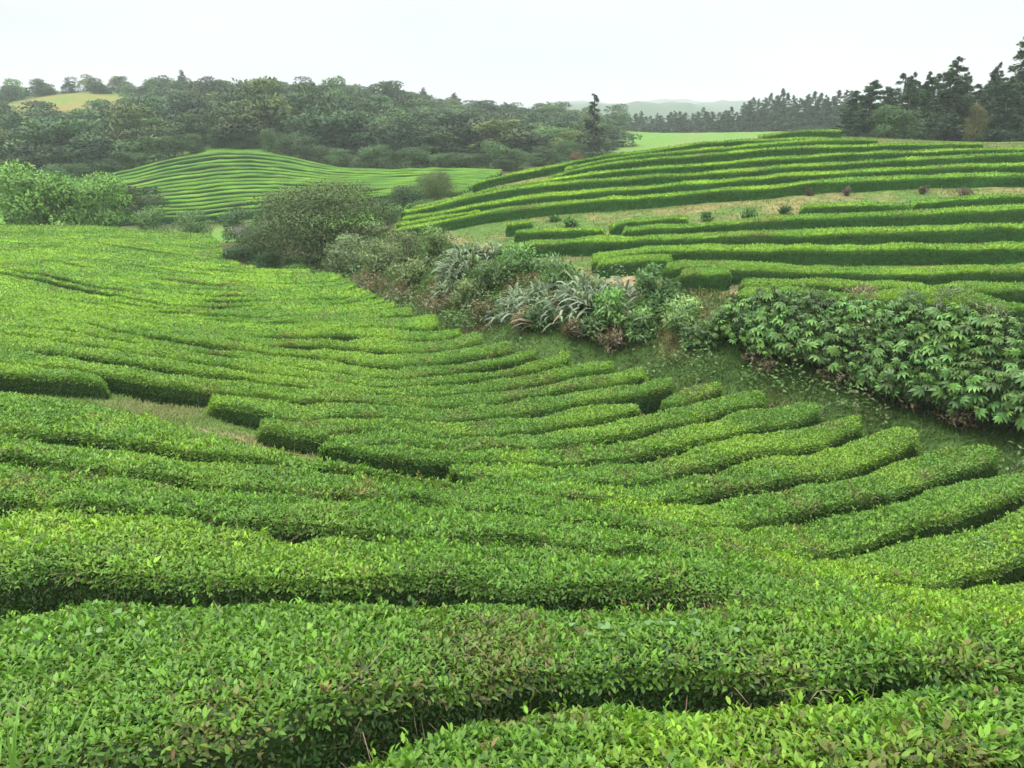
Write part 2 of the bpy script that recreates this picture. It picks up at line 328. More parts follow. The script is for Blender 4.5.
def hedge(A,B,name='tea_hedge',h=HT,g0=.06,g1=.06,gnd=None,step=None,lod=1.0,ctint=1.0,shoots=True,endr=.5):
    """A,B: near and far edge (n,2); returns the hedge object with its young shoots as a child"""
    gnd=gnd or ground
    mid=(A+B)/2; sl=np.r_[0,np.cumsum(np.hypot(*np.diff(mid,axis=0).T))]
    Ltot=sl[-1]; rm=np.hypot(*mid.T); 
    if Ltot<.5: return None
    # arc-length samples, finer when near
    ds=np.clip(.022*rm,.14,1.4) if step is None else np.full(len(rm),step)
    tt=np.r_[0,np.cumsum(np.diff(sl)/((ds[1:]+ds[:-1])/2))]; m=max(6,int(tt[-1])); u=np.interp(np.linspace(0,tt[-1],m),tt,sl)
    eb=np.array([.0,.12,.3,.6])*min(1,Ltot/2); u=np.unique(np.r_[eb,u[(u>eb[-1]+.05)&(u<Ltot-eb[-1]-.05)],Ltot-eb])
    f=lambda X: np.interp(u,sl,X)
    A2=np.c_[f(A[:,0]),f(A[:,1])]; B2=np.c_[f(B[:,0]),f(B[:,1])]; G0=f(np.broadcast_to(g0,(len(sl),))); G1=f(np.broadcast_to(g1,(len(sl),)))
    e=np.minimum(u,Ltot-u); wd=np.hypot(*(B2-A2).T); er=np.minimum(endr*wd,Ltot*.45)+.02; q=np.clip(e/er,0,1); tap=1-np.sqrt(np.clip(1-(1-q)**2.2,0,1))
    n1=(fbm(A2[:,0]*1.3,A2[:,1]*1.3,41)-.5)*.06; n2=(fbm(B2[:,0]*1.3,B2[:,1]*1.3,47)-.5)*.06
    c=.5; G0=G0+n1; G1=G1+n2; a=G0+(c-G0)*tap*.93; b=(1-G1)+(c-(1-G1))*tap*.93
    a=np.minimum(a,.47); b=np.maximum(b,.53)
    t=a[:,None]+(b-a)[:,None]*PROF[None,:,0]
    X=A2[:,None,0]*(1-t)+B2[:,None,0]*t; Y=A2[:,None,1]*(1-t)+B2[:,None,1]*t
    g=gnd(X,Y); lump=(fbm(X*1.1,Y*1.1,5)-.5)*.11+(vn(X*2.9,Y*2.9,9)-.5)*.11
    hh=(h+lump*np.clip(PROF[None,:,1]*1.4-.4,0,1))*(1-.42*tap**3)[:,None]
    Z=g+PROF[None,:,1]*hh-.03*(PROF[None,:,1]==0)
    V=np.stack([X,Y,Z],-1); nu,npf=V.shape[:2]
    i=np.arange(nu-1)[:,None]; j=np.arange(npf-1)[None]; Q=np.stack([i*npf+j,(i+1)*npf+j,(i+1)*npf+j+1,i*npf+j+1],-1).reshape(-1,4)
    caps=[]
    for r0 in (0,(nu-1)*npf):
        for j_ in range(npf//2-1): caps.append([r0+j_,r0+j_+1,r0+npf-2-j_,r0+npf-1-j_])
    Vf=V.reshape(-1,3); topv=np.clip((PROF[:,1]-.82)/.13,0,1); topv=np.broadcast_to(topv,(nu,npf)).ravel()  # dark tone reaches up onto the shoulders: row-gap shade painted into the colour
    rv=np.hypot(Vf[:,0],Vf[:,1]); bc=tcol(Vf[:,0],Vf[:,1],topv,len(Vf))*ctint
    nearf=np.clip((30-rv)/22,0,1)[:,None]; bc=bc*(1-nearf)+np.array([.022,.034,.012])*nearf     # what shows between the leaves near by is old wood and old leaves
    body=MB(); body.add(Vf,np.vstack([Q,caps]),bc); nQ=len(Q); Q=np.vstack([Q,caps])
    # leaves
    P0,P1,P2,P3=[Vf[Q[:,k]] for k in range(4)]; nn=np.cross(P2-P0,P3-P1); ar=np.linalg.norm(nn,axis=1)/2+1e-9; nn=nn/(2*ar[:,None])
    flip=(nn[:,2]<0)&(np.abs(nn[:,2])>.2); cen=(P0+P1+P2+P3)/4; rc=np.hypot(cen[:,0],cen[:,1]); thc=np.arctan2(cen[:,0],cen[:,1])
    ctr=np.repeat(V[:-1,npf//2].reshape(-1,1,3),npf-1,1).reshape(-1,3); nc=len(caps)//2; ctr=np.vstack([ctr,np.repeat(V[min(2,nu-1),npf//2][None],nc,0),np.repeat(V[max(0,nu-3),npf//2][None],nc,0)]); ctr=ctr-[0,0,.4]; outw=((cen-ctr)*nn).sum(1)<0; nn[outw]*=-1
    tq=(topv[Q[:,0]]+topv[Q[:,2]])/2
    ll=np.where(tq<.45,.75,1.)*np.maximum(.035,.0017*rc+.024)*lod; lai=np.clip(4.6-rc*.22,0,2.4)+np.clip(2.6-rc*.03,1.5,2.6)
    dens=lai/(.38*ll**2)*np.where((np.abs(thc)<np.where(rc<10,.88,.78))&(rc<70),1,0)
    hgt=np.broadcast_to((PROF[:-1,1]+PROF[1:,1])/2,(nu-1,npf-1)).ravel(); hgt=np.r_[hgt,np.full(len(caps),.6)]; dens=dens*np.where(hgt<.3,.25,1)
    cnt=RNG.poisson(ar*dens); idx=np.repeat(np.arange(len(Q)),cnt); n=len(idx)
    bo=body.build(name,M_body,None,smooth=True)
    if n and shoots:
        a_,b_=RNG.random((n,1)),RNG.random((n,1)); P=(P0[idx]*(1-a_)+P1[idx]*a_)*(1-b_)+(P3[idx]*(1-a_)+P2[idx]*a_)*b_
        Nn=nn[idx]; tp=tq[idx]; le=ll[idx]*RNG.uniform(.65,1.3,n); az=rdir(n)
        tang=unit(az-Nn*(az*Nn).sum(1,keepdims=True)); tilt=np.where(RNG.random(n)<.55,RNG.uniform(.35,.95,n),RNG.uniform(.9,1.5,n))[:,None]
        D=Nn*np.cos(tilt)+tang*np.sin(tilt); D[:,2]+=.12
        tilt=np.where(tp[:,None]<.45,np.maximum(tilt,1.0),tilt); D=Nn*np.cos(tilt)+tang*np.sin(tilt); D[:,2]+=.12
        P=P-Nn*(RNG.uniform(-.2,.65,n)*le)[:,None]
        up=Nn*np.sin(tilt)-tang*np.cos(tilt)+RNG.normal(0,.25,(n,3)); up=np.where(np.abs((unit(D)*unit(up)).sum(1,keepdims=True))>.95,az,up)
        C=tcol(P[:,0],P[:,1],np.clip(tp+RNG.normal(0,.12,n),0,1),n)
        old=RNG.random(n); C[(old<.13)&(tp>.5)]*=np.array([.36,.45,.6]); C[(old>.90)&(tp>.5)]*=np.array([1.35,1.2,1.1]); br=(old>.13)&(old<.138)&(tp>.5); C[br]=np.array([.20,.14,.07])*RNG.uniform(.6,1.2,(br.sum(),1))
        rP=np.hypot(P[:,0],P[:,1]); nr=rP<9
        sh=np.where((tp>.9)&(rP<13)&(RNG.random(n)<np.where(fbm(P[:,0]*1.4+9,P[:,1]*1.4,35)>.5,.022,.005)))[0]
        if len(sh):
            q_=np.repeat(sh,5); kk=len(q_); hq=np.repeat(RNG.uniform(.02,.075,len(sh)),5)*RNG.uniform(.5,1,kk); tl=RNG.uniform(.25,.95,kk)[:,None]; az2=rdir(kk); tg=unit(az2-Nn[q_]*(az2*Nn[q_]).sum(1,keepdims=True))
            P=np.vstack([P,P[q_]+Nn[q_]*hq[:,None]+RNG.normal(0,.012,(kk,3))]); D=np.vstack([D,Nn[q_]*np.cos(tl)+tg*np.sin(tl)]); up=np.vstack([up,Nn[q_]*np.sin(tl)-tg*np.cos(tl)]); C=np.vstack([C,np.clip(C[q_]*np.array([1.15,1.15,1.0]),0,.9)])
            le=np.r_[le,le[q_]*1.1]; tp=np.r_[tp,tp[q_]]; Nn=np.vstack([Nn,Nn[q_]]); tang=np.vstack([tang,tg]); rP=np.hypot(P[:,0],P[:,1]); nr=rP<9; n=len(P)
        tw=nr&(RNG.random(n)<np.where(fbm(P[:,0]*1.6,P[:,1]*1.6,29)>.60,.03,.004))
        if tw.sum()>8 and rm.min()<6:
            mb=MB(); k_=tw.sum(); leaves(mb,P[tw]-Nn[tw]*.05,Nn[tw]*.5+tang[tw],Nn[tw],RNG.uniform(.10,.26,k_),.006,np.array([.20,.15,.10])*RNG.uniform(.5,1.3,(k_,1)),'blade',bend=.1); mb.build('twigs',M_bark,bo)
        for sel,par,nm in ((tp>=.45,bo,'young_shoots'),(tp<.45,bo,'side_foliage')):
            if sel.sum()<5: continue
            mb=MB()
            s1=sel&nr; s2=sel&~nr
            if s1.any(): leaves(mb,P[s1],D[s1],up[s1],le[s1],le[s1]*RNG.uniform(.34,.5,s1.sum()),C[s1],'fold',soft=(Nn[s1],np.where(tp[s1]>.5,.45,.15)[:,None]))
            if s2.any(): leaves(mb,P[s2],D[s2],up[s2],le[s2],le[s2]*RNG.uniform(.4,.6,s2.sum()),C[s2],'flat',soft=(Nn[s2],np.clip(.40-rP[s2]/300,.2,.6)[:,None]))
            mb.build(nm,M_tea,par)
    return bo
def rowpts(r,mask): return np.c_[np.sin(TH)*r,np.cos(TH)*r][mask]
def segs(mask):
    m=np.r_[False,mask,False].astype(int); d=np.diff(m); return list(zip(np.where(d==1)[0],np.where(d==-1)[0]))
def uTH(): return 512+F*np.tan(TH)*1.0     # column on the horizon-free plane, refined below
ORD='zeroth first second third fourth fifth sixth seventh eighth ninth tenth eleventh twelfth thirteenth fourteenth fifteenth sixteenth seventeenth eighteenth nineteenth twentieth'.split()
# ---------------------------------------------------------------- ground sheet
azs=np.unique(np.r_[np.linspace(-math.pi,math.pi,73),np.linspace(-.75,.75,420)]); azs=azs[(azs>-math.pi+1e-6)]
rs=np.r_[.25,np.exp(np.linspace(math.log(.6),math.log(130),330)),np.exp(np.linspace(math.log(132),math.log(1900),70))]
AZ,RG=np.meshgrid(azs,rs); GX=np.sin(AZ)*RG; GY=np.cos(AZ)*RG; GZ=ground(GX,GY)
GZ=GZ+(fbm(GX*.9,GY*.9,71)-.5)*.10*np.clip(RG/6,0,1)
L10=np.nan_to_num(level(10),nan=14.5)
def pathbump(x,y):                 # the footpath runs on a low grassy bank between the slope and the field
    t=np.arctan2(x,y); r=np.hypot(x,y); a=np.interp(t,TH,RS[0])+.05; b=np.interp(t,TH,L10)+.1
    k=np.clip((r-a)/.35,0,1)*np.clip((b-r)/.35,0,1)*np.clip((t+.62)/.06,0,1)*np.clip((-.13-t)/.08,0,1); return .46*k*k*(3-2*k)
GZ=GZ+pathbump(GX,GY)
def ground_colour(x,y):
    r=np.hypot(x,y); s=sdist(x,y); n1=fbm(x*.7,y*.7,51,4); n2=fbm(x*.22,y*.22,57); n3=fbm(x*2.2,y*2.2,61)
    grass=np.array([.062,.115,.026]); pale=np.array([.17,.20,.055]); soil=np.array([.11,.085,.045]); brown=np.array([.13,.10,.048]); dark=np.array([.03,.06,.018]); past=np.array([.12,.25,.04])
    mixc=lambda a,b,t: a*(1-t[:,None])+b*t[:,None]
    c=mixc(np.broadcast_to(soil*.75,(len(x),3)),grass*.6,np.clip((n1-.45)*4,0,1))            # under the tea
    pm=np.clip(pathbump(x,y)/.3,0,1); c=mixc(c,mixc(np.broadcast_to(grass*1.5,(len(x),3)),np.array([.24,.20,.10]),np.clip((n1-.44)*5,0,1)),pm)
    bank=np.clip((s+4.)/.8,0,1)*np.clip((3.2-s)/.8,0,1)*(r<48)
    bc=mixc(np.broadcast_to(grass,(len(x),3)),brown,np.clip((n1-.52)*5,0,1)*np.clip(s+.3,0,1)); bc=mixc(bc,dark,np.clip((.42-n3)*4,0,.7))
    c=mixc(c,bc,bank)
    upper=np.clip((s-2.2)/.8,0,1)*(r<70); uc=mixc(np.broadcast_to(grass*1.3,(len(x),3)),np.array([.20,.18,.075]),np.clip((n2*.4+n1*.6-.42)*6,0,1)); c=mixc(c,uc,upper)
    far=np.clip((r-62)/6,0,1)*np.clip((3-s)/3,0,1)*(1-.85*np.clip((r-82)/4,0,1)*np.clip((116-r)/4,0,1)*np.clip((np.arctan2(x,y)+.5)/.03,0,1)); c=mixc(c,mixc(np.broadcast_to(past*.9,(len(x),3)),pale,np.clip((n2-.5)*3,0,1)),far)
    plate=np.clip((r-62)/6,0,1)*np.clip((s-0)/3,0,1); c=mixc(c,mixc(np.broadcast_to(np.array([.085,.150,.040]),(len(x),3)),pale*.8,np.clip((n2-.42)*3,0,.85)),plate)
    wood=np.clip((r-np.interp(np.arctan2(x,y),[-.5,-.33,-.22,-.15],[124,124,110,103]))/4,0,1)*np.clip((.10-np.arctan2(x,y))/.03,0,1); c=mixc(c,np.broadcast_to(dark*1.1,(len(x),3)),wood)
    th=np.arctan2(x,y); mead=np.clip(1-((th+.485)/.065)**2,0,1)*np.clip(1-((r-226)/22)**2,0,1); c=mixc(c,mixc(np.broadcast_to(past*.8,(len(x),3)),np.array([.21,.17,.055]),np.clip(n2*1.4,0,1)),np.clip(mead*4,0,1))
    mead=np.clip(1-((th+.09)/.035)**2,0,1)*np.clip(1-((r-150)/20)**2,0,1); c=mixc(c,np.broadcast_to(past*.75,(len(x),3)),np.clip(mead*3,0,1)*.9)
    for (u,v,rx,ry) in ((628,285,1.0,1.3),(612,292,.6,.9),(708,303,1.3,.9),(722,296,.8,.6),(700,308,1.2,.8)):
        e=hit(u,v,0,ground)[0]; c=mixc(c,mixc(np.broadcast_to(np.array([.30,.23,.13]),(len(x),3)),np.array([.17,.15,.06]),np.clip((n3-.45)*4,0,1)),np.clip((1-((x-e[0])/rx)**2-((y-e[1])/ry)**2+(n3-.5)*1.2)*2,0,1))
    hz=np.clip((r-420)/200,0,1); c=mixc(c,np.broadcast_to(dark*1.1,(len(x),3)),hz)
    return c
GZ=GZ+np.clip((RG-520)/400,0,1)*(fbm(AZ*16+50,RG*.002,66,4)-.35)*34
gc=ground_colour(GX.ravel(),GY.ravel()); nr_,na_=GX.shape
i=np.arange(nr_-1)[:,None]; j=np.arange(na_)[None]; j2=(j+1)%na_
GQ=np.stack([i*na_+j,i*na_+j2,(i+1)*na_+j2,(i+1)*na_+j],-1).reshape(-1,4)
tag(mesh('ground',np.stack([GX,GY,GZ],-1),Q=GQ[:,::-1],mats=[M_ground],col=gc,smooth=True),kind='structure')
hz=bpy.data.materials.new('haze'); hz.use_nodes=True; ht=hz.node_tree; ht.nodes.clear(); ho=ht.nodes.new('ShaderNodeOutputMaterial'); hv=ht.nodes.new('ShaderNodeVolumePrincipled')
hv.inputs['Color'].default_value=(.88,.94,1,1); hv.inputs['Density'].default_value=HAZE; ht.links.new(hv.outputs[0],ho.inputs['Volume'])
b0,b1=np.array([-1960,-1960,GZ.min()-1.]),np.array([1960,1960,max(46,GZ.max()+3)])
hc=[[b0[0] if k&1==0 else b1[0],b0[1] if k&2==0 else b1[1],b0[2] if k&4==0 else b1[2]] for k in range(8)]
tag(mesh('haze',hc,Q=[[0,2,3,1],[4,5,7,6],[0,1,5,4],[2,6,7,3],[0,4,6,2],[1,3,7,5]],mats=[hz]),kind='stuff')
# columns of the picture as azimuths on a given line
def thpx(u,v,h=HT,fn=None):
    q=hit(u,v,h,fn or low)[0]; return math.atan2(q[0],q[1])
def bump(pts,amount):
    """amount where a dark line is seen between two columns (pixel pairs), zero elsewhere"""
    a,b=pts; return amount*((TH>a)&(TH<b))
def smoothTH(a,n=9):
    k=np.ones(n)/n; return np.convolve(np.pad(a,n//2,mode='edge'),k,'valid')
# ---------------------------------------------------------------- spur below the photographer
G_S='long clipped tea rows on the near slope'
SPL=['clipped tea row along the crest of the near slope, beside the worn grass footpath','narrow clipped tea row just in front of the crest row',
 'tea row with brown plucked patches, halfway up the near slope','bright green tea row, third back from the broad leafy one',
 'wide tea row with a brown twiggy hole, next beyond the broad leafy one','broad leafy tea row with bare twigs showing and a dark open flank at bottom',
 'low tea row with large upright shoots filling the bottom right corner']
SPB={1:[(-.6,-.37,.14)],2:[(-.55,-.40,.14),(-.36,-.10,.18)],3:[(-.56,-.30,.10),(-.16,.06,.12)],4:[(-.30,-.1,.05),(.0,.06,.08)],5:[(-.8,-.56,.03),(-.2,-.08,.09),(.05,.13,.09),(.17,.3,.07)],6:[(-.9,-.09,.10),(-.09,.03,.05),(.03,.4,.09)]}
for k in range(7):
    m=np.abs(TH)<.93; gN=.065+.06*fbm(TH*9,TH*0+k,83)  # near side gap of row k is line k+1
    gN=gN*np.ones(NTH); gF=gN.copy()
    for a,b,am in SPB.get(k+1,[]): gN=gN+smoothTH(bump((a,b),am*.9),41)
    for a,b,am in SPB.get(k,[]): gF=gF+bump((a,b),am*.4)
    if k==6: m=m&(TH>-.40)
    o=hedge(rowpts(RS[k+1],m),rowpts(RS[k],m),g0=smoothTH(gN)[m],g1=smoothTH(gF)[m],gnd=low,h=.62 if k==0 else HT)
    tag(o,SPL[k],'tea hedge',G_S)
# ---------------------------------------------------------------- valley floor and left field
LEV={k:level(k) for k in range(-3,43)}
BOLD={10:[(-.62,-.25,.06)],21:[(-.64,-.43,.72),(-.425,-.365,.5),(-.355,-.31,.4)],14:[(-.48,-.34,.3)],11:[(-.40,-.31,.22)],32:[(-.52,-.42,.3),(-.42,-.34,.85)],39:[(-.4,-.36,.5)],25:[(-.42,-.33,.42)],19:[(-.52,-.37,.25)],16:[(-.31,-.21,.22)],20:[(-.47,-.38,.35)],23:[(-.38,-.31,.45)],27:[(-.45,-.38,.3)],34:[(-.6,-.52,.5)],36:[(-.5,-.41,.4)],
  13:[(-.17,-.12,.2)],33:[(-.62,-.5,.25)],28:[(-.4,-.33,.4)],22:[(-.55,-.44,.35)]}
for k in range(11,41):
    R_=np.random.default_rng(k); BOLD.setdefault(k,[])
    for i in range(3):
        a=R_.uniform(-.62,.0); BOLD[k].append((a,a+R_.uniform(.04,.12),R_.uniform(.08,.16)+.006*k*R_.random()))
LIM={9:[(-.70,-.487),(-.385,.212)],8:[(-.33,.172),(.19,.287),(.29,.34)],7:[(-.25,.325)]}
G_V='clipped tea rows across the valley and left field'
for k in range(-3,42):
    rN,rF=LEV[k],LEV[k+1]; ok=~np.isnan(rN)&~np.isnan(rF); rN=np.where(ok,rN,1); rF=np.where(ok,rF,2)
    mm=(rN+rF)/2; m=ok&(mm<RFAR-.1)&(rN>RNEAR-.2-1.6*np.clip((TH+.09)/.05,0,1))&(np.abs(TH)<.86)
    if 2<=k<=8:
        st=ok&(TH<-.07)&(rF>RNEAR+.95)&(mm<RFAR-.1)&(np.abs(TH)<.86); m=m|st; rN=np.where(st&(TH<-.07),np.maximum(rN,RNEAR+.4),rN)
    if k==9:
        rN=np.where(TH<-.2,np.maximum(rN,RNEAR+.45),rN); m=m|(ok&(TH<-.2)&(TH>-.385)&(rF>RNEAR+.95))
        st=(TH>-.70)&(TH<-.487)&ok&(rF>RNEAR+.5); m=m|st; rN=np.where(st,np.maximum(rN,RNEAR+.15),rN)
    if k in LIM:
        z=np.zeros(NTH,bool)
        for a,b in LIM[k]: z|=(TH>a)&(TH<b)
        m&=z
    nz=fbm(TH*14,TH*0+k*3.7,91); right=np.clip((TH+.10)/.12,0,1)*np.clip((17-k)/3,0,1)
    gN=.06+.12*np.clip(nz*2-.75,0,1)+.05*right*(.8+.4*fbm(TH*20,TH*0+k*1.3,95)); gF=gN*.8
    for a,b,am in BOLD.get(k,[]): gN=gN*1+bump((a,b),am*.3)
    nF=.06+.08*np.clip(fbm(TH*14,TH*0+(k+1)*3.7,91)*2-.6,0,1)
    gF=gF+0
    for a,b,am in BOLD.get(k+1,[]): gF=gF+bump((a,b),am)
    for (a,b) in segs(m):
        if b-a<6: continue
        sl=slice(a,b); gN_,gF_=gN,gF
        if k==8 and TH[a]>.18:
            q_=np.clip(np.abs(np.arange(NTH)-(a+b-1)/2)/((b-a)/2),0,1); ex=.46*(1-np.sqrt(1-q_**2.6)); gN=np.maximum(gN,ex); gF=np.maximum(gF,ex)
        A=rowpts(rN,sl); B=rowpts(rF,sl)
        o=hedge(A,B,g0=smoothTH(gN,27)[sl],g1=smoothTH(gF,27)[sl],gnd=low,endr=.5 if k>9 else .7)
        gN,gF=gN_,gF_
        if o is None: continue
        thm=(TH[a]+TH[b-1])/2
        if k==8 and thm>.2: lb='small detached clump of clipped tea beside the bank' if thm<.285 else 'tiny corner tuft of tea between the detached clump and bank'
        elif k==9 and thm<-.4: lb='rounded grey-green tea hedge stub in front of the dark-sided row'
        elif k>=30: lb='distant smooth tea row of the left field, %s down from the trees'%ORD[42-k]
        elif k>=20: lb='tea row of the left field, %s beyond the dark cracks by the pale strip'%ORD[k-19] if thm<-.1 else 'short tea row running up to the foot of the shrubby bank'
        elif k>=11: lb='clipped tea row, %s uphill of the dark-sided hedge above the footpath'%ORD[k-10]
        elif k==10: lb='dark-sided tea row standing above the grass footpath'
        elif k==9: lb='blunt-ended tea row starting at the footpath and reaching the bank'
        elif k==8: lb='tea row with rounded tip just short of the detached clump'
        elif k<0: lb='tea row in the hollow under the near slope, %s below the valley rows'%ORD[-k]
        else: lb='valley tea row ending at the grassy bank, %s down-valley from the detached clump'%ORD[8-k]
        tag(o,lb,'tea hedge',G_V)
# ---------------------------------------------------------------- hedges of the terraced hill: front top edge in the picture, width in metres
UP=[([(864,180),(911,177),(973,175.5),(1024,175),(1260,177)],[(704,191.5),(766,187),(813,182)],[(544,205),(599,199.5),(653,196.5)],[(393,230),(435.5,223),(471.5,215),(509,209)],1.25,'long terrace hedge just above the bare grassy strip'),
 ([(864,171),(926,167.5),(1024,164.5),(1260,160)],[(704,182.5),(782,175.5)],[(544,195),(622,189)],[(400,218),(431,215),(462,208),(496,202)],1.15,'long terrace hedge, second above the bare grassy strip'),
 ([(864,162),(944,157.5),(1024,153.6),(1260,147)],[(704,173.5),(784,167)],[(544,184.5),(622,178.6)],[(400,212),(431,207),(459,199),(493,192.5),(524,187)],1.15,'long terrace hedge, third above the bare grassy strip'),
 ([(864,152.5),(944,150.5),(1024,148),(1260,142)],[(704,164.5),(784,157.5)],[(591,173),(638,168.5)],[(410,208),(449,199.5),(481,192),(531,182.5),(560,178)],1.15,'long terrace hedge, fourth above the bare grassy strip'),
 ([(864,145.6),(944,143.6),(985,143.6)],[(704,155.3),(784,147.5)],[(553,175.5),(583,167.7),(622,161.4)],[],1.15,'terrace hedge, fifth above the bare grassy strip, against the conifers'),
 ([(784,142),(829,140),(880,139.5)],[(704,149.5)],[(567,168.4),(599,160.6),(644,154.4)],[],1.15,'terrace hedge, sixth above the bare strip near the crest'),
 ([(751,140),(784,138.4),(829,138)],[(704,142.8)],[(559,165.3),(591,157.5),(628,152.8)],[(471,185),(493,178),(524,171.4)],1.1,'thin terrace hedge along the brow of the terraced hill'),
 ([(763,136),(785,132.6),(804,130.8),(843,130.2)],[],[],[],1.1,'crest hedge at the top edge of the pale field'),
 ([],[],[],[(395,224.5),(430,219),(455,215),(480,211)],.9,'short hedge wedged between rows at the downhill nose'),
 ([(915.6,203.6),(954.6,199),(1024,195),(1260,186)],[],[],[],1.15,'right-hand hedge directly under the bare grassy strip'),
 ([],[(801,206.7),(837,205),(864,204.6),(911,204.4)],[],[],1.1,'medium hedge directly under the bare strip, between two round bushes and the next hedge'),
 ([],[],[(614,225),(630,221.5),(656,218.8),(689,218)],[],.9,'short hedge with a clipped end behind the second terrace row'),
 ([(864,216),(944,211.7),(1024,207.8),(1260,200)],[(704,224.6),(766,220),(813,217)],[(623,229.7),(653,228)],[],1.25,'long tea row fifth up the lower terraces, square end'),
 ([],[],[(513,231.8),(544,230.6),(575,229.8),(605,229)],[],1.0,'isolated hedge left of the square-ended terrace row'),
 ([],[],[],[(506,225),(518,223.5),(532,222)],.8,'tiny hedge remnant on the grass behind the flax'),
 ([(864,232),(944,229),(1024,226),(1260,221)],[(704,236.7),(784,234.4)],[(581,241),(624,239.8)],[(500,247),(544,243)],1.25,'long tea row fourth up the lower terraces'),
 ([(864,248.6),(1024,246),(1260,241)],[(704,249),(784,249)],[(598,258.6),(622,253),(653,250)],[],1.3,'long tea row third up the lower terraces, curved end'),
 ([(864,272),(1024,271),(1260,269)],[(704,266),(727,266.8),(784,269.5)],[(666,270),(684,267)],[],1.35,'long tea row second up the lower terraces, dark flank'),
 ([],[],[(599,263),(617,260.5),(637,259.4),(672,259.2)],[],1.2,'small lens-shaped tea hedge above the bare earth gap'),
 ([],[(677,275),(704,273),(734,273.6)],[],[],1.2,'short tea hedge stub above the bare earth'),
 ([(864,285),(1024,290),(1260,298)],[(738,283.5),(784,284)],[],[],1.1,'tea row lowest but one on the terrace above the big leafy shrubs'),
 ([(864,297),(973,304),(1024,307),(1260,320)],[(733,292),(779,294)],[],[],1.1,'lowest terrace tea row directly above the big leafy shrubs')]
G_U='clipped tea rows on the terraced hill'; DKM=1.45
for parts in UP:
    pts=sorted(sum(parts[:4],[])); wd,lb=parts[4],parts[5]; P=np.array(pts,float); s=np.linspace(P[0,0],P[-1,0],max(12,int((P[-1,0]-P[0,0])/7)))
    vv=np.interp(s,P[:,0],P[:,1]); k=5
    if len(vv)>16: vv=np.r_[vv[:2],np.convolve(vv,np.ones(k)/k,'valid'),vv[-2:]]
    q=hit(s,vv,HU,ground); q=q[~np.isnan(q[:,0])][:,:2]
    t=unit(np.gradient(q,axis=0)); nrm=np.c_[-t[:,1],t[:,0]]; nrm*=np.sign((nrm*q).sum(1))[:,None]
    o=hedge(q-nrm*.02,q+nrm*wd*(.52 if q[:,1].mean()<29 else .42),g0=0.,g1=0.,gnd=ground,lod=.85,h=HU)
    if o: tag(o,lb,'tea hedge',G_U)
# ---------------------------------------------------------------- rows of the far field beyond the hollow
T0=[(100,176),(130,171),(165,161),(215,152.5),(250,152.5),(285,157),(330,167),(384,170),(440,168),(508,171)]
T1=[(100,217),(130,217),(200,216),(240,211),(280,207),(330,201),(384,195),(440,192),(470,191)]
G_F='thin tea rows on the far field'
for k in range(16):
    f=k/15; us=np.linspace(100,500-2.5*k,40); v0=np.interp(us,*np.array(T0).T); v1=np.interp(us,*np.array(T1).T)
    q=hit(us,v0*(1-f)+v1*f+2.2*(fbm(us*.02,us*0+k,33)-.5),HT,low); q=q[~np.isnan(q[:,0])][:,:2]
    q=q[np.r_[True,np.abs(np.diff(np.hypot(*q.T)))<6]]
    t=unit(np.gradient(q,axis=0)); nrm=np.c_[-t[:,1],t[:,0]]; nrm*=np.sign((nrm*q).sum(1))[:,None]
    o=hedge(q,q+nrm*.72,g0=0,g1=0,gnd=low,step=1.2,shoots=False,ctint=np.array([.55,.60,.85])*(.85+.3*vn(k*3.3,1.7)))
    if o: tag(o,'thin tea row on the far field, %s below its crest and the woods'%ORD[k+1],'tea hedge',G_F)
# ---------------------------------------------------------------- tree and shrub kinds
def lobes_round(n,w,h,z0,flat=1.0,seed=0):
    R=np.random.default_rng(seed); L=[]
    for i in range(n):
        a=R.uniform(0,2*math.pi); q=math.sqrt(R.uniform(0,1)); zz=R.uniform(0,1); env=math.sin(math.pi*(.18+.72*zz))**.7
        c=np.array([math.cos(a)*q*w*.36*env,math.sin(a)*q*w*.36*env,z0+(h-z0)*(.12+.76*zz)]); r=R.uniform(.15,.27)*w
        L.append((c,np.array([r,r,r*R.uniform(.55,.8)*flat])))
    return L
def crown(mb,lob,n,size,base,seed=0,shell=.7,droop=0,jit=.16,aspect=.55,kind='flat',lobvar=.17):
    R=np.random.default_rng(seed); vol=np.array([l[1].prod()**.667 for l in lob]); cnt=np.maximum(4,(n*vol/vol.sum()).astype(int))
    for (c,r),k in zip(lob,cnt):
        d=R.normal(size=(k,3)); d/=np.linalg.norm(d,axis=1)[:,None]; d[:,2]=np.where(d[:,2]<-.5,-d[:,2],d[:,2])
        rad=shell+(1.12-shell)*R.random((k,1))**.8; wob=1+.18*np.sin(d[:,:1]*7+c[0])*np.cos(d[:,1:2]*6+c[2])
        P=c+d*r*rad*wob; D=d*.6+R.normal(size=(k,3))*.7; D[:,2]-=droop; U=d+R.normal(size=(k,3))*.45+np.array([0,0,.5])
        lv=R.normal(1,lobvar); C=np.clip(base*lv*R.normal(1,jit,(k,1))*R.normal(1,.05,(k,3)),.004,.9)
        s=size*R.uniform(.6,1.35,k); leaves(mb,P,D,U,s,s*aspect,C,kind,soft=(unit(d+np.array([0,0,.25])),.78) if kind=='flat' else None)
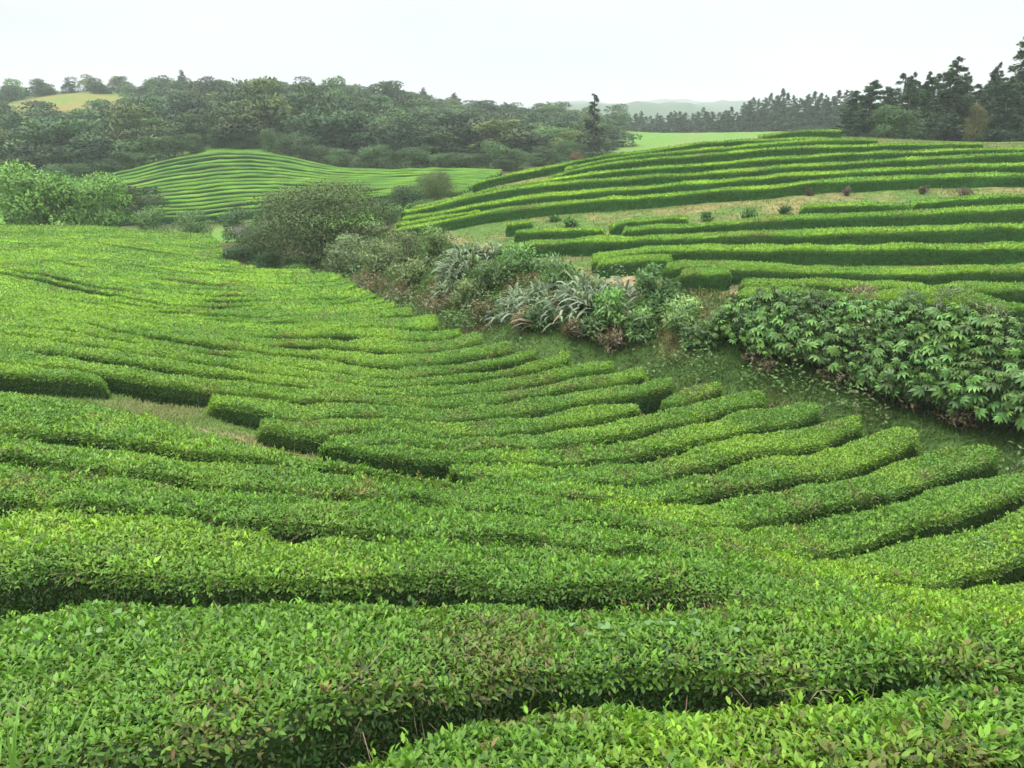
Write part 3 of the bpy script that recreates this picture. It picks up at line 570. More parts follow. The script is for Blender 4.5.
def limbs(mb,h,r,lob,col,seed=0,bend=.06,nl=6,z0=.3):
    R=np.random.default_rng(seed); k=7; zz=np.linspace(0,h*.72,k); P=np.c_[np.cumsum(R.normal(0,bend*h/k,k)),np.cumsum(R.normal(0,bend*h/k,k)),zz]; P[0,:2]=0; P[0,2]=-.3
    tube(mb,P,np.linspace(r,r*.3,k)*np.r_[1.35,np.ones(k-1)],col,7)
    for i in range(min(nl,len(lob))):
        c=lob[i][0]; s=R.uniform(z0,.65)*h; b=np.array([np.interp(s,zz,P[:,0]),np.interp(s,zz,P[:,1]),s])
        if c[2]<b[2]: b[2]=max(.1*h,c[2]-.15*h)
        m=(b+c)/2+R.normal(0,.04*h,3); tube(mb,[b,m,c],[r*.42,r*.28,r*.1],col,5)
BARK=np.array([.10,.085,.065]); PALEBARK=np.array([.30,.28,.25])
PROTO={}
def proto(key,name,h,w,n,size,base,seed,nlob=14,z0=.22,tr=.03,bark=BARK,flat=1,shell=.7,aspect=.55,jit=.16,nl=7,droop=0,lobvar=.17,trunk=True):
    lob=lobes_round(nlob,w,h,z0*h,flat,seed); a=MB(); limbs(a,h,tr*h,lob,bark,seed,nl=nl); o=a.build(name,M_bark) if False else None
    c=MB(); crown(c,lob,n,size,np.array(base),seed,shell,droop,jit,aspect,lobvar=lobvar)
    co=c.build('crown',M_tree); to=a.build('trunk',M_bark)
    PROTO[key]=(co.data,to.data,h,w); bpy.data.objects.remove(co); bpy.data.objects.remove(to)
def proto_conifer(key,h,w,n,size,base,seed,sparse=False,z0=.06):
    R=np.random.default_rng(seed); c=MB(); a=MB(); tube(a,[(0,0,-.3),(.03,0,h*.5),(0,0.02,h*.98)],[.024*h,.014*h,.004*h],BARK,6)
    nb=int(h*(5 if not sparse else 4)); base=np.array(base)
    for i in range(nb):
        f=z0+(1-z0)*((i+.5)/nb)**.92; z=h*f; az=R.uniform(0,2*math.pi)+i*2.4; prof=(1-f)**.75*(1 if not sparse else (.55+.45*(f<.4)))+.035
        ln=w*.5*prof*R.uniform(.6,1.2); d=np.array([math.cos(az),math.sin(az),R.uniform(-.18,.18)]); b=np.array([0,0,z]); e=b+d*ln+np.array([0,0,-.10*ln])
        tube(a,[b,(b+e)/2+np.array([0,0,.04*ln]),e],[.007*h*(1-f)+.01,.005*h*(1-f)+.008,.006],BARK,4)
        k=max(8,int(n/nb*(.35+1.3*(1-f)))); s=R.random((k,1))**.7; side=np.array([-d[1],d[0],0])
        P=b+(e-b)*s+side*R.normal(0,.13,(k,1))*ln+R.normal(0,.05*ln+.05,(k,3)); P[:,2]+=R.normal(0,.10,k)*(ln*.5+.2)
        D=d+side*R.normal(0,.8,(k,1))+np.array([0,0,1.])*R.normal(-.05,.4,(k,1)); U=R.normal(0,.5,(k,3))+np.array([0,0,1.])
        lv=R.normal(1,.16); C=np.clip(base*lv*R.normal(1,.15,(k,1)),.004,.9); sz=size*R.uniform(.6,1.3,k)*(.6+.4*(1-f)); leaves(c,P,D,U,sz,sz*.42,C,'flat',soft=(unit((P-np.array([0,0,1.])*P[:,2:3])/(ln+.1)+np.array([0,0,.5])+R.normal(0,.2,(k,3))),.7))
    co=c.build('crown',M_tree); to=a.build('trunk',M_bark); PROTO[key]=(co.data,to.data,h,w); bpy.data.objects.remove(co); bpy.data.objects.remove(to)
def proto_bare(key,h,w,seed,twigs=260,leafn=250,leafc=(.16,.17,.10),bark=PALEBARK):
    R=np.random.default_rng(seed); a=MB(); c=MB(); ends=[]
    tube(a,[(0,0,-.3),(.1,0,h*.3),(0,.1,h*.55)],[.02*h,.016*h,.010*h],bark,6)
    for i in range(11):
        az=R.uniform(0,6.28); s=R.uniform(.2,.55)*h; b=np.array([0,0,s]); e=b+np.array([math.cos(az)*w*.38,math.sin(az)*w*.38,h*R.uniform(.2,.42)]); m=(b+e)/2+R.normal(0,.05*h,3)
        tube(a,[b,m,e],[.010*h,.007*h,.003*h],bark,5)
        for j in range(twigs//11):
            q=R.uniform(.25,1); p=b+(e-b)*q; d=unit(e-b)+R.normal(0,.6,3); p2=p+unit(d)*h*R.uniform(.06,.17); tube(a,[p,p2],[.0025*h,.0012*h],bark,3); ends.append(p2)
    E=np.array(ends)[R.integers(0,len(ends),leafn)]+R.normal(0,.03*h,(leafn,3)); s=.035*h*R.uniform(.6,1.4,leafn)
    leaves(c,E,R.normal(size=(leafn,3)),R.normal(size=(leafn,3)),s,s*.5,np.array(leafc)*R.normal(1,.15,(leafn,1)),'flat')
    co=c.build('crown',M_tree); to=a.build('trunk',M_bark); PROTO[key]=(co.data,to.data,h,w); bpy.data.objects.remove(co); bpy.data.objects.remove(to)
FG=(.066,.120,.038)
for i in range(6): proto('forest%d'%i,'t',9,8.2,3000,.52,FG,100+i,nlob=13+i%3*3,z0=.0,shell=.8,lobvar=.24)
for i in range(3): proto('near%d'%i,'t',5,5.6,9000,.21,(.095,.185,.042),130+i,nlob=13,z0=.08,tr=.032,shell=.6)
for i in range(2): proto('bush%d'%i,'t',3,4,5000,.16,(.085,.16,.042),140+i,nlob=18,z0=.0,tr=.03,shell=.6,flat=1.0)
proto('olive','t',4,6.6,36000,.105,(.095,.135,.044),151,nlob=30,z0=.02,tr=.035,shell=.5,flat=1.0)
proto('umbrella','t',4,4.4,5200,.17,(.045,.075,.026),152,nlob=11,z0=.38,tr=.04,flat=.62,shell=.6)
for i in range(4): proto_conifer('conifer%d'%i,10,5.0+.4*i,12000,.5,(.066,.128,.048),160+i,z0=.0)
proto_conifer('fir_far',10,4.6,2600,.95,(.06,.108,.045),170,z0=.0)
proto_conifer('lone_fir',9,4.2,3200,.5,(.05,.09,.032),171,sparse=True)
for i in range(2): proto_bare('bare%d'%i,7,5.5,180+i)
proto_bare('deadtop',3,3.4,183,twigs=420,leafn=160,bark=np.array([.26,.25,.23]))
def put(key,name,x,y,h,w,label,cat,group=None,tint=(1,1,1),rz=None,dz=-.1,fn=None):
    cd,td,ph,pw=PROTO[key]; z=float((fn or ground)(np.array([x]),np.array([y]))[0])
    r=bpy.data.objects.new(name,None); COL.objects.link(r); r.location=(x,y,z+dz); r.rotation_euler=(0,0,random.uniform(0,6.28) if rz is None else rz)
    r.scale=(w/pw,w/pw,h/ph); r.empty_display_size=.3
    for nm,d in (('trunk',td),('crown',cd)):
        o=bpy.data.objects.new(nm,d); COL.objects.link(o); o.parent=r; o.color=(*tint,1)
    return tag(r,label,cat,group)
def putpx(key,name,u,v,hp,wp,label,cat,D=None,**k):
    """base seen at column u, row v; height and width in picture rows at that distance"""
    if D is None:
        q=hit(u,v,0,ground)[0]; x,y=q[0],q[1]
    else:
        p=cpt(u,v,D); x,y=p[0],p[1]
    d=math.hypot(x,y)/F*CP*1.03
    return put(key,name,x,y,hp*d,wp*d,label,cat,**k)
# left clump and hollow
GL='leafy trees at the top of the left field'
putpx('near0','broadleaf_tree',36,222,64,80,'light green leafy tree with visible trunk, outermost of the left clump','tree',D=62,group=GL,tint=(1.6,1.65,1.2))
putpx('near1','broadleaf_tree',72,227,60,70,'rounded green tree in the middle of the left clump','tree',D=64,group=GL,tint=(1.2,1.35,1.1))
putpx('near2','broadleaf_tree',104,229,54,58,'green tree at the inner end of the left clump, drooping low','tree',D=63,group=GL,tint=(1.45,1.5,1.15))
putpx('near1','broadleaf_tree',8,221,46,50,'small green tree cut by the left picture edge','tree',D=66,group=GL,tint=(1,1,1))
putpx('umbrella','broadleaf_tree',140,222,47,48,'dark flat-topped tree with bare leaning stems behind the left clump','tree',D=70,tint=(.95,1,1))
putpx('umbrella','broadleaf_tree',118,222,46,40,'dark tree squeezed between the left clump and flat-topped tree','tree',D=71,tint=(.75,.8,.85))
GB='round bushes in the hollow'
putpx('bush0','round_bush',154,232,28,40,'round green bush under the dark flat-topped tree','bush',D=62,group=GB,tint=(1.35,1.35,1.4))
putpx('bush1','round_bush',194,231,27,42,'round green bush on a short stem at the far edge of the left field','bush',D=64,group=GB,tint=(1.25,1.25,1.3))
putpx('bush0','round_bush',236,220,30,38,'grey-green bush beside the dead-twigged shrub','bush',D=62,group=GB,tint=(.8,.9,1.1))
putpx('bush1','round_bush',275,215,24,60,'pale green spreading bush above the olive tree','bush',D=66,group=GB,tint=(.95,1.05,1.25))
putpx('deadtop','dead_shrub',254,226,30,52,'leafless pale-twigged shrub left of the olive tree','shrub',D=58)
putpx('olive','olive_tree',329,262,76,150,'broad brownish-olive tree standing at the end of the bank','tree',D=43,tint=(.85,.92,.85))
putpx('olive','olive_tree',262,250,40,52,'smaller dark olive bush leaning against the broad olive tree','bush',D=45,tint=(.75,.9,.85))
GD='dark hedge shrubs round the foot of the olive tree'
putpx('bush0','dark_shrub',240,266,28,46,'dark shrub where the left field meets the hollow','shrub',D=41,group=GD,tint=(.55,.65,.75))
putpx('bush1','dark_shrub',268,268,24,44,'dark shrub with bluish leaves below the dead-twigged shrub','shrub',D=40.5,group=GD,tint=(.6,.75,.85))
putpx('bush0','dark_shrub',222,262,14,30,'low dark creeping shrub at the edge of the tea','shrub',D=42.5,group=GD,tint=(.6,.7,.7))
putpx('bush1','leafy_shrub',298,271,14,40,'bright fresh green low shrub in front of the olive tree','shrub',D=39,tint=(1.2,1.5,.9))
# bushes between the far field and the terraced hill
putpx('olive','olive_tree',436,205,42,48,'brownish-olive bushy tree left of the terraced hill nose','tree',D=72,tint=(1.0,1.05,.95))
putpx('bush0','dark_shrub',404,214,32,44,'dark green shrub beside the brownish-olive bushy tree','shrub',D=70,tint=(.6,.7,.75))
putpx('bush1','dark_shrub',386,212,26,34,'dull grey-green shrub between the two olive trees','shrub',D=68,tint=(.65,.75,.85))
putpx('bush0','dark_shrub',428,215,18,34,'low green shrub at the nose of the terraces','shrub',D=62,tint=(.8,.9,.8))
# lone fir and pale trees at the end of the wood
putpx('lone_fir','fir_tree',593,156,62,40,'tall narrow fir with a sparse tuft on top, alone behind the terraced hill','tree',D=112,rz=.6)
putpx('near1','broadleaf_tree',553,160,34,42,'pale green rounded tree left of the lone tall fir','tree',D=122,tint=(1.1,1.05,1.5))
putpx('near2','broadleaf_tree',568,158,18,26,'low green tree between the pale rounded tree and lone fir','tree',D=116,tint=(.8,.85,1))
putpx('bush1','rusty_shrub',577,157,9,18,'rusty orange-brown shrub at the foot of the lone fir','shrub',D=110,tint=(2.3,.85,.8))
GP='pale bare trees in front of the wood'
putpx('bare0','bare_tree',520,166,28,40,'pinkish-grey leafless tree at the front of the wood','tree',D=118,group=GP,tint=(1.2,1,1.4))
putpx('bare1','bare_tree',478,165,34,30,'tall pale grey leafless tree in the wood edge','tree',D=130,group=GP)
putpx('bare0','bare_tree',130,160,40,30,'pale grey bare tree standing before the dark wood on the left','tree',D=135,group=GP)
putpx('bare1','bare_tree',440,140,20,14,'slender white-stemmed bare tree in the middle of the wood','tree',D=150,group=GP)
# conifers beside the terraced hill
GC='conifers behind the terraced hill on the right'
CON=[(848,139,34,28,0,(.9,.95,1.1),'shorter dark conifer, first beside the pale crest field'),(866,140,54,40,1,(.95,1,1.1),'broad dark conifer behind the short first one'),
 (884,141,44,32,2,(.85,.9,1),'dark conifer half hidden by the rounded grey-green tree'),(905,138,60,28,3,(1,1,1.2),'slim conifer with pointed tip above the rounded grey-green tree'),
 (921,139,60,28,0,(.9,1,1.1),'slim pointed conifer beside the rounded grey-green tree'),(946,141,70,50,1,(.9,.95,1),'tall bushy conifer with dark wide skirt'),
 (957,139,58,30,2,(1,1,1),'conifer with two tips beside the tall bushy one'),(986,142,64,32,3,(.85,.9,.95),'sparse pointed conifer with a brown neighbour'),
 (1012,144,88,48,2,(.9,1,1),'tallest conifer by the right edge of the photo'),(1046,145,96,56,1,(.9,1,1),'conifer outside the tallest one on the right'),(1000,142,52,40,0,(.8,.9,.9),'dark conifer filling the gap beside the tallest one')]
for u,v,hp,wp,i,t,lb in CON: putpx('conifer%d'%i,'conifer',u,v,hp,wp,lb,'tree',D=84+(i*3)%7,group=GC,tint=t)
for i in range(13):
    u=852+i*15; putpx('conifer%d'%(i%4),'conifer',u,140,[50,58,52,62,55,60,64,56][i%8],54,'dark conifer in the back of the dense belt beside the terraced hill','tree',D=97+(i*5)%9,group='back conifers of the dense belt',tint=(.9,.97,1.02))
putpx('near0','broadleaf_tree',893,141,34,50,'rounded grey-green tree in front of the slim conifers','tree',D=79,tint=(.75,.75,1.1))
putpx('bush1','rusty_shrub',973,141,30,20,'brownish dying tree between the dark conifers','tree',D=80,tint=(1.3,.7,.8))
# far row of conifers across the plateau
Rg=np.random.default_rng(5)
for i in range(44):
    u=606+i*5.6+Rg.uniform(-2,2); f=(u-606)/240; top=np.interp(u,[606,640,700,735,745,780,800,820,845],[118,115,110,112,104,96,101,97,96])+Rg.uniform(-3,4); v=np.interp(u,[606,740,845],[134,132,130.5]); D=260-70*f+Rg.uniform(-8,8)
    putpx('fir_far' if i%3 else 'conifer%d'%(i%4),'conifer',u,v,v-top,Rg.uniform(10,15)+8*f,'small hazy conifer in the far row across the plateau','tree',D=D,group='far row of conifers on the plateau',tint=tuple(np.array([.9,1,1.05])*Rg.uniform(.8,1.15)))
# wooded hillside
KINDS=[('dark green rounded tree on the wooded hillside',(.72,.80,.80)),('mid green bushy tree on the wooded hillside',(1.0,1.0,.9)),('pale green tree among darker ones on the wooded hillside',(1.35,1.3,1.15)),('brownish-olive tree on the wooded hillside',(1.35,1.02,.85))]
cnt=0; r=120.0
while r<276:
    dth=7.7/r*(.85+.0025*(r-120)); th=-.60+Rg.uniform(0,dth)
    while th<.135:
        t=th+Rg.uniform(-.3,.3)*dth; rr=r+Rg.uniform(-2.2,2.2); x,y=rr*math.sin(t),rr*math.cos(t); th+=dth
        rmin=np.interp(t,[-.7,-.50,-.42,-.37,-.33,-.22,-.15,0,.05,.10,.135],[116,116,119,122,124,110,103,101,108,124,160]); rmax=np.interp(t,[-.7,-.2,0,.06,.135],[275,275,258,226,200])
        if rr<rmin or rr>rmax: continue
        if ((t+.485)/.062)**2+((rr-214)/36)**2<1: continue
        if ((t+.09)/.03)**2+((rr-148)/17)**2<1: continue
        if ((t+.235)/.03)**2+((rr-240)/9)**2<1: continue
        n=vn(t*14,rr*.03,77); q=Rg.random(); k=0 if q<.42 else 1 if q<.74 else 2 if q<.89 else 3
        h=Rg.uniform(5.2,7.6)*(.8+.3*n)*(1-.1*np.clip((rr-170)/60,0,1))*(1-.3*np.clip((t+.25)/.2,0,1)); w_=Rg.uniform(6.6,9.8)*(1-.22*np.clip((rr-170)/60,0,1))
        if rr<rmin+10: h*=.85
        elif Rg.random()<.12 and rr<200: h*=Rg.uniform(1.15,1.4); w_*=1.1
        lb,tn=KINDS[k]; tn=np.array(tn)*Rg.uniform(.6,1.45)*np.array([.94,1,Rg.uniform(.9,1.15)])
        if rr>232 and Rg.random()<(.08 if t<-.25 else .45): put('conifer%d'%Rg.integers(0,4),'conifer',x,y,h*1.0,w_*.75,'dark pointed conifer on the ridge of the wooded hillside','tree','trees on the wooded hillside',tuple(tn*.9),fn=low)
        else: put('forest%d'%Rg.integers(0,6),'broadleaf_tree',x,y,h,w_,lb,'tree','trees on the wooded hillside',tuple(tn),fn=low,dz=-.1 if rr<225 else -1.9)
        cnt+=1
    r+=7.0+.012*(r-120)
print('forest trees',cnt)
for i in range(46):
    t=-.62+i*.0165+Rg.uniform(-.006,.006); rr=np.interp(t,[-.7,-.50,-.42,-.37,-.33,-.22,-.15,0,.05,.10,.135],[116,116,119,122,124,110,103,101,108,124,160])-1.5+Rg.uniform(-1,1)
    put('bush%d'%(i%2),'undergrowth_bush',rr*math.sin(t),rr*math.cos(t),Rg.uniform(1.6,3.0),Rg.uniform(3,5.5),'low dark bush along the front edge of the woods','bush','undergrowth along the wood edge',tuple(np.array([.75,.8,.9])*Rg.uniform(.7,1.4)),fn=low)
# ---------------------------------------------------------------- plants on the bank
def at(u,v,h=0): return hit(u,v,h,ground)[0]
def flax(u,v,h,spread,n,label):
    q=at(u,v); R=np.random.default_rng(int(u*7+v)); mb=MB(); g=MB()
    k=max(5,n//9)
    for i in range(k):
        c=R.normal(0,spread*.3,2); m=16; az=R.uniform(0,6.28,m); el=R.uniform(.5,1.45,m); D=np.c_[np.cos(az)*np.cos(el),np.sin(az)*np.cos(el),np.sin(el)]
        P=np.c_[c[0]+R.normal(0,.05,m),c[1]+R.normal(0,.05,m),np.zeros(m)]; P[:,2]=ground(P[:,0]+q[0],P[:,1]+q[1])-q[2]-.03
        Ln=h*R.uniform(.65,1.15,m); col=np.array([.21,.285,.175])*R.uniform(.5,1.35,(m,1))*np.array([1,1,R.uniform(.8,1.1)])
        dead=R.random(m)<.04; col[dead]=np.array([.22,.17,.09])
        leaves(mb,P,D,np.broadcast_to([0,0,1.],(m,3))+R.normal(0,.2,(m,3)),Ln,h*.052*R.uniform(.8,1.2,m),col,'strap',bend=.55)
    o=mb.build('flax_plant',M_plant); o.location=q; tag(o,label,'flax','flax clumps on the bank')
for a in [(470,262,1.55,1.5,190,'large silvery flax clump highest on the bank, upper left'),(448,292,1.0,.8,90,'small silvery flax clump at the foot of the upper large one'),(456,276,1.2,1.0,110,'silvery flax clump just below the upper large one'),
 (512,312,1.25,1.2,150,'grey-green drooping flax clump beside the brown bracken'),(536,300,1.3,1.0,130,'grey-green flax clump between the drooping and the largest clump'),(580,312,1.75,1.5,240,'largest blue-green flax clump beside the bare earth gap'),(425,268,1.0,.8,80,'sparse flax clump at the outer end of the group'),(600,296,1.2,.8,90,'flax clump behind the largest one, near the lens-shaped hedge')]: flax(*a)
def shrub(u,v,hp,wp,leaf,base,n,label,name='leafy_shrub',grp='mixed shrubs on the bank',dead=0,seed=0,asp=.4,flat=1.):
    q=at(u,v); d=math.hypot(q[0],q[1])/F*CP*1.03; h,w=hp*d,wp*d*1.15; base=tuple(np.array(base)*1.8); lob=lobes_round(13,w,h,-.15*h,flat,int(u+v)+seed); c=MB(); crown(c,lob,n,leaf,np.array(base),int(u*3+v),.45,.1,.2,asp,lobvar=.2)
    s=MB(); R=np.random.default_rng(int(u))
    for l in lob: tube(s,[(l[0][0]*.2,l[0][1]*.2,-.15),(l[0][0]*.7,l[0][1]*.7,l[0][2]*.5),l[0]],[.025,.018,.008],BARK*.8,4)
    r=bpy.data.objects.new(name,None); COL.objects.link(r); r.location=q; tag(r,label,'shrub',grp)
    c.build('foliage',M_plant,r); s.build('stems',M_bark,r)
SH=[(655,308,44,42,.13,(.06,.12,.035),2600,'upright dark green shrub beside the bare earth gap'),(350,272,40,40,.12,(.11,.15,.07),2600,'pale grey-green feathery shrub at the left end of the bank'),
 (378,272,34,44,.12,(.10,.14,.055),2400,'pale green shrub second from the left end of the bank'),(408,262,30,40,.11,(.10,.13,.05),2000,'olive-green shrub above the brown bracken'),(432,256,30,36,.12,(.075,.125,.035),1900,'green shrub left of the upper flax clump'),
 (490,288,24,34,.11,(.055,.10,.03),1500,'dark green shrub between the flax clumps'),(520,272,24,44,.12,(.075,.15,.04),1800,'bright leafy shrub behind the flax clumps'),(560,284,26,50,.12,(.07,.13,.04),1700,'green shrub under the largest flax clump'),
 (612,322,30,38,.13,(.085,.17,.04),1900,'fresh green leafy shrub right of the largest flax'),(640,336,26,44,.13,(.07,.13,.035),1700,'green shrub below the upright dark one'),(680,330,28,50,.13,(.09,.15,.045),1900,'yellowish-green shrub under the bare earth gap'),
 (700,345,20,40,.13,(.06,.11,.03),1500,'low green shrub at the near end of the leafy thicket'),(590,336,22,36,.12,(.05,.09,.028),1400,'low dark shrub at the foot of the largest flax'),(545,330,24,40,.12,(.05,.095,.03),1400,'dark shrub below the grey-green flax clumps'),
 (470,305,22,40,.12,(.085,.12,.04),1400,'scrubby green shrub on the slope under the upper flax'),(410,285,22,44,.12,(.095,.13,.04),1400,'low scrubby shrub on the brown slope'),(335,272,30,26,.12,(.08,.12,.05),1400,'narrow grey-green shrub at the far tip of the bank')]
for a in SH: shrub(*a)
BR=[(372,292,16,50,'rusty brown bracken patch on the left slope of the bank'),(400,300,14,50,'rusty brown bracken patch near the foot of the left slope'),(440,308,14,46,'brown bracken patch between tea and the small flax'),(484,318,16,40,'brown bracken patch below the drooping flax'),(522,328,20,36,'rusty bracken patch at the base of the flax group'),(612,346,18,34,'rusty bracken patch below the fresh green shrub'),(575,338,18,30,'rusty bracken patch under the largest flax'),(840,378,18,50,'brown withered bracken under the big leafy shrubs'),(905,402,16,44,'reddish withered bracken low under the middle of the thicket'),(955,424,16,44,'reddish withered bracken at the thicket foot near the right edge'),(765,366,14,40,'thin brown bracken at the near end of the thicket foot')]
for u,v,hp,wp,lb in BR: shrub(u,v,hp,wp,.12,(.098,.082,.040),900,lb,'dead_bracken','withered bracken on the bank',asp=.3)
def palm(u,v,h,w,label,tone=1.0):
    """shrub of big lobed leaves held out on stems"""
    q=at(u,v); R=np.random.default_rng(int(u*5+v)); c=MB(); s=MB(); n=int(165*w*h)+40; sc=R.uniform(.7,1.2)
    for i in range(n):
        d=R.normal(size=3); d[2]=abs(d[2])*.9; d/=np.linalg.norm(d); rad=R.uniform(.6,1.05); p=np.array([d[0]*w*.5*rad,d[1]*w*.5*rad,h*(.12+.82*d[2]*rad)])
        if R.random()<.3: tube(s,[(p[0]*.15,p[1]*.15,-.2),(p[0]*.6,p[1]*.6,p[2]*.6),p],[.018,.012,.007],np.array([.10,.11,.05]),4)
        nrm=unit(d*.55+np.array([0,0,.8])+R.normal(0,.42,3)); t1=unit(np.cross(nrm,[.3,.5,.1]+R.normal(0,.3,3))); t2=np.cross(nrm,t1); k=8; an=np.linspace(-2.5,2.5,k)+R.uniform(0,6.28); rs_=R.uniform(.07,.235)*sc
        D=np.cos(an)[:,None]*t1+np.sin(an)[:,None]*t2-nrm*.28; sz=rs_*(1-.25*np.abs(np.linspace(-1,1,k)))
        col=np.array([.135,.265,.06])*tone*R.uniform(.4,1.5)*R.normal(1,.06,(k,1)); col=col*np.array([R.uniform(.85,1.15),1,R.uniform(.7,1.3)])
        leaves(c,np.repeat(p[None],k,0),D,np.repeat(nrm[None],k,0),sz,sz*.36,np.clip(col,.005,.9),'fold',bend=.32)
    m=int(500*w*h); d=rdir(m,-.1,1); P=np.c_[d[:,0]*w*.42,d[:,1]*w*.42,.05+h*.75*np.abs(d[:,2])]*R.uniform(.4,1,(m,1)); leaves(c,P,d+R.normal(0,.6,(m,3)),R.normal(size=(m,3)),.13,.06,np.array([.035,.07,.025])*R.uniform(.6,1.4,(m,1)),'flat')  # inner leaves coloured darker: shadow inside the shrub painted into them
    r=bpy.data.objects.new('lobed_leaf_shrub',None); COL.objects.link(r); r.location=q; tag(r,label,'shrub','big lobed-leaf shrubs on the bank'); c.build('foliage',M_plant,r); s.build('stems',M_bark,r)
PL=[(738,338,1.1,1.5,'first of the big-leaved shrubs, next to the bare earth gap'),(770,352,1.0,1.4,'big-leaved shrub with pale leaves hanging low over the grass'),(770,325,1.0,1.5,'upper big-leaved shrub under the end of the lowest terrace row'),(806,356,1.1,1.5,'big-leaved shrub, third along the foot of the thicket'),(812,330,1.0,1.6,'dark big-leaved shrub in the upper thicket, below the terrace row'),
 (846,366,1.1,1.5,'big-leaved shrub above the withered brown bracken'),(856,335,1.0,1.6,'tall pale-leaved shrub in the middle of the upper thicket'),(888,388,1.2,1.6,'big-leaved shrub overhanging the deepest shade of the bank'),(902,340,1.0,1.6,'big-leaved shrub beside the wispy heather-like bush'),(928,398,1.2,1.7,'big-leaved shrub bending over a grassy hollow'),(950,352,1.1,1.6,'yellow-green big-leaved shrub below the wispy bush'),
 (968,408,1.2,1.7,'low big-leaved shrub near the right end of the thicket foot'),(996,362,1.1,1.6,'big-leaved shrub in the upper thicket by the right edge'),(1014,420,1.3,1.8,'big-leaved shrub at the right edge of the photo, low on the bank'),(1050,420,1.2,1.7,'outermost big-leaved shrub beyond the right edge'),(1090,372,1.1,1.7,'upper big-leaved shrub past the right edge'),(1100,450,1.2,1.8,'low big-leaved shrub well past the right edge')]
for i,a in enumerate(PL): palm(*a,tone=[1,1.1,.9,.95,.75,1,1.15,.9,.95,1,1.1,.95,1,.9,1,1,.9][i])
for u,v,lb,b in [(800,318,'wispy green bush poking above the thicket at its near end',(.07,.12,.045)),(905,318,'wispy dark heather-like bush along the top of the thicket',(.06,.10,.045)),(950,318,'wispy grey-green bush on top of the thicket',(.10,.13,.07)),(985,330,'pale wispy bush before the lowest terrace row',(.11,.14,.06)),(860,316,'pinkish-brown wispy bush on top of the thicket',(.13,.11,.065))]:
    shrub(u,v,26,46,.10,b,1500,lb,'wispy_shrub','wispy bushes along the thicket top',asp=.25)
for u,v,hp,wp,lb,b,lf in [(755,345,34,40,'small-leaved dark shrub squeezed between big-leaved ones near the earth gap',(.04,.085,.025),.09),(825,350,36,44,'dense small-leaved shrub in the middle of the thicket',(.05,.10,.028),.10),(875,352,34,44,'dull green fine-leaved shrub in the thicket above the withered bracken',(.07,.10,.035),.09),(925,366,36,46,'fine-leaved dark shrub below the wispy bushes',(.04,.08,.022),.10),(985,384,36,46,'yellow-green fine-leaved shrub low in the thicket',(.09,.13,.035),.10)]:
    shrub(u,v,hp,wp,lf,b,2200,lb)
# little round tea bushes on the bare strip of the terraces
for u,v,hp,wp,lb in [(749,218,9,18,'round tea bush on the bare strip, larger of a pair'),(785,215,7,13,'small round tea bush beside the larger round one'),(706,221,8,10,'clipped round tea bush at the edge of the bare strip'),(569,227,7,14,'round tea bush above the isolated terrace hedge'),(555,221,4,10,'tiny tea bush on the grassy strip behind the flax')]:
    shrub(u,v,hp,wp,.13,(.05,.11,.025),420,lb,'tea_bush','single tea bushes on the bare strip',flat=.8)
for u,v,hp,wp,lb in [(809,196,8,6,'dead brown stump-like bush under the lowest upper hedge, first of three'),(846,196,8,8,'dead grey-brown bush below the upper hedge, the biggest'),(922,194,8,9,'dead brown bush on the bare strip further right'),(964,195,7,14,'dark withered bush patch on the bare strip')]:
    shrub(u,v,hp,wp,.10,(.07,.05,.045),260,lb,'dead_bush','withered bushes on the bare strip',asp=.3)
# ---------------------------------------------------------------- grass (stuff)
def grass(name,label_n,pts,L,col,dens_bend=.5,wd=.012):
    n=len(pts); az=RNG.uniform(0,6.28,n); el=RNG.uniform(.5,1.4,n); D=np.c_[np.cos(az)*np.cos(el),np.sin(az)*np.cos(el),np.sin(el)]
    mb=MB(); leaves(mb,pts,D,np.broadcast_to([0,0,1.],(n,3))+RNG.normal(0,.3,(n,3)),L,wd,col,'blade',bend=dens_bend); return mb.build(name,M_grass)
def scatter(x0,x1,y0,y1,n,cond):
    x=RNG.uniform(x0,x1,n); y=RNG.uniform(y0,y1,n); m=cond(x,y); x,y=x[m],y[m]; return np.c_[x,y,ground(x,y)-.01]
P=scatter(-16,18,12,48,520000,lambda x,y:(lambda s:(s>-2.2)&(s<3.2)&(np.abs(np.arctan2(x,y))<.68)&(RNG.random(len(x))<np.clip(1.25-np.hypot(x,y)/50,.2,1)))(sdist(x,y)))
n1=fbm(P[:,0]*.7,P[:,1]*.7,51,4); n2=fbm(P[:,0]*.4,P[:,1]*.4,59); C=np.array([.075,.14,.03])*(1-np.clip((n1-.52)*5,0,1))[:,None]+np.array([.16,.12,.05])*np.clip((n1-.52)*5,0,1)[:,None]
C=C*RNG.normal(1,.25,(len(P),1)).clip(.4,1.7); rP=np.hypot(P[:,0],P[:,1])
tag(grass('bank_grass','',P,(.12+.42*n2)*RNG.uniform(.6,1.3,len(P)),C,.55,.010+.0007*rP),kind='stuff')
SOIL=[hit(u,v,0,ground)[0] for u,v in ((628,285),(612,292),(708,303),(722,296))]
P=scatter(-25,45,16,62,150000,lambda x,y:(lambda s:(s>2.6)&np.all([np.hypot(x-e[0],y-e[1])>.75 for e in SOIL],0)&(np.abs(np.arctan2(x,y))<.66))(sdist(x,y)))
n1=fbm(P[:,0]*.5,P[:,1]*.5,52); C=np.array([.12,.19,.045])*(1-n1[:,None])+np.array([.24,.21,.085])*n1[:,None]; C=C*RNG.normal(1,.2,(len(P),1)).clip(.4,1.7)
tag(grass('terrace_grass','',P,.16*RNG.uniform(.6,1.5,len(P)),C,.4,.03),kind='stuff')
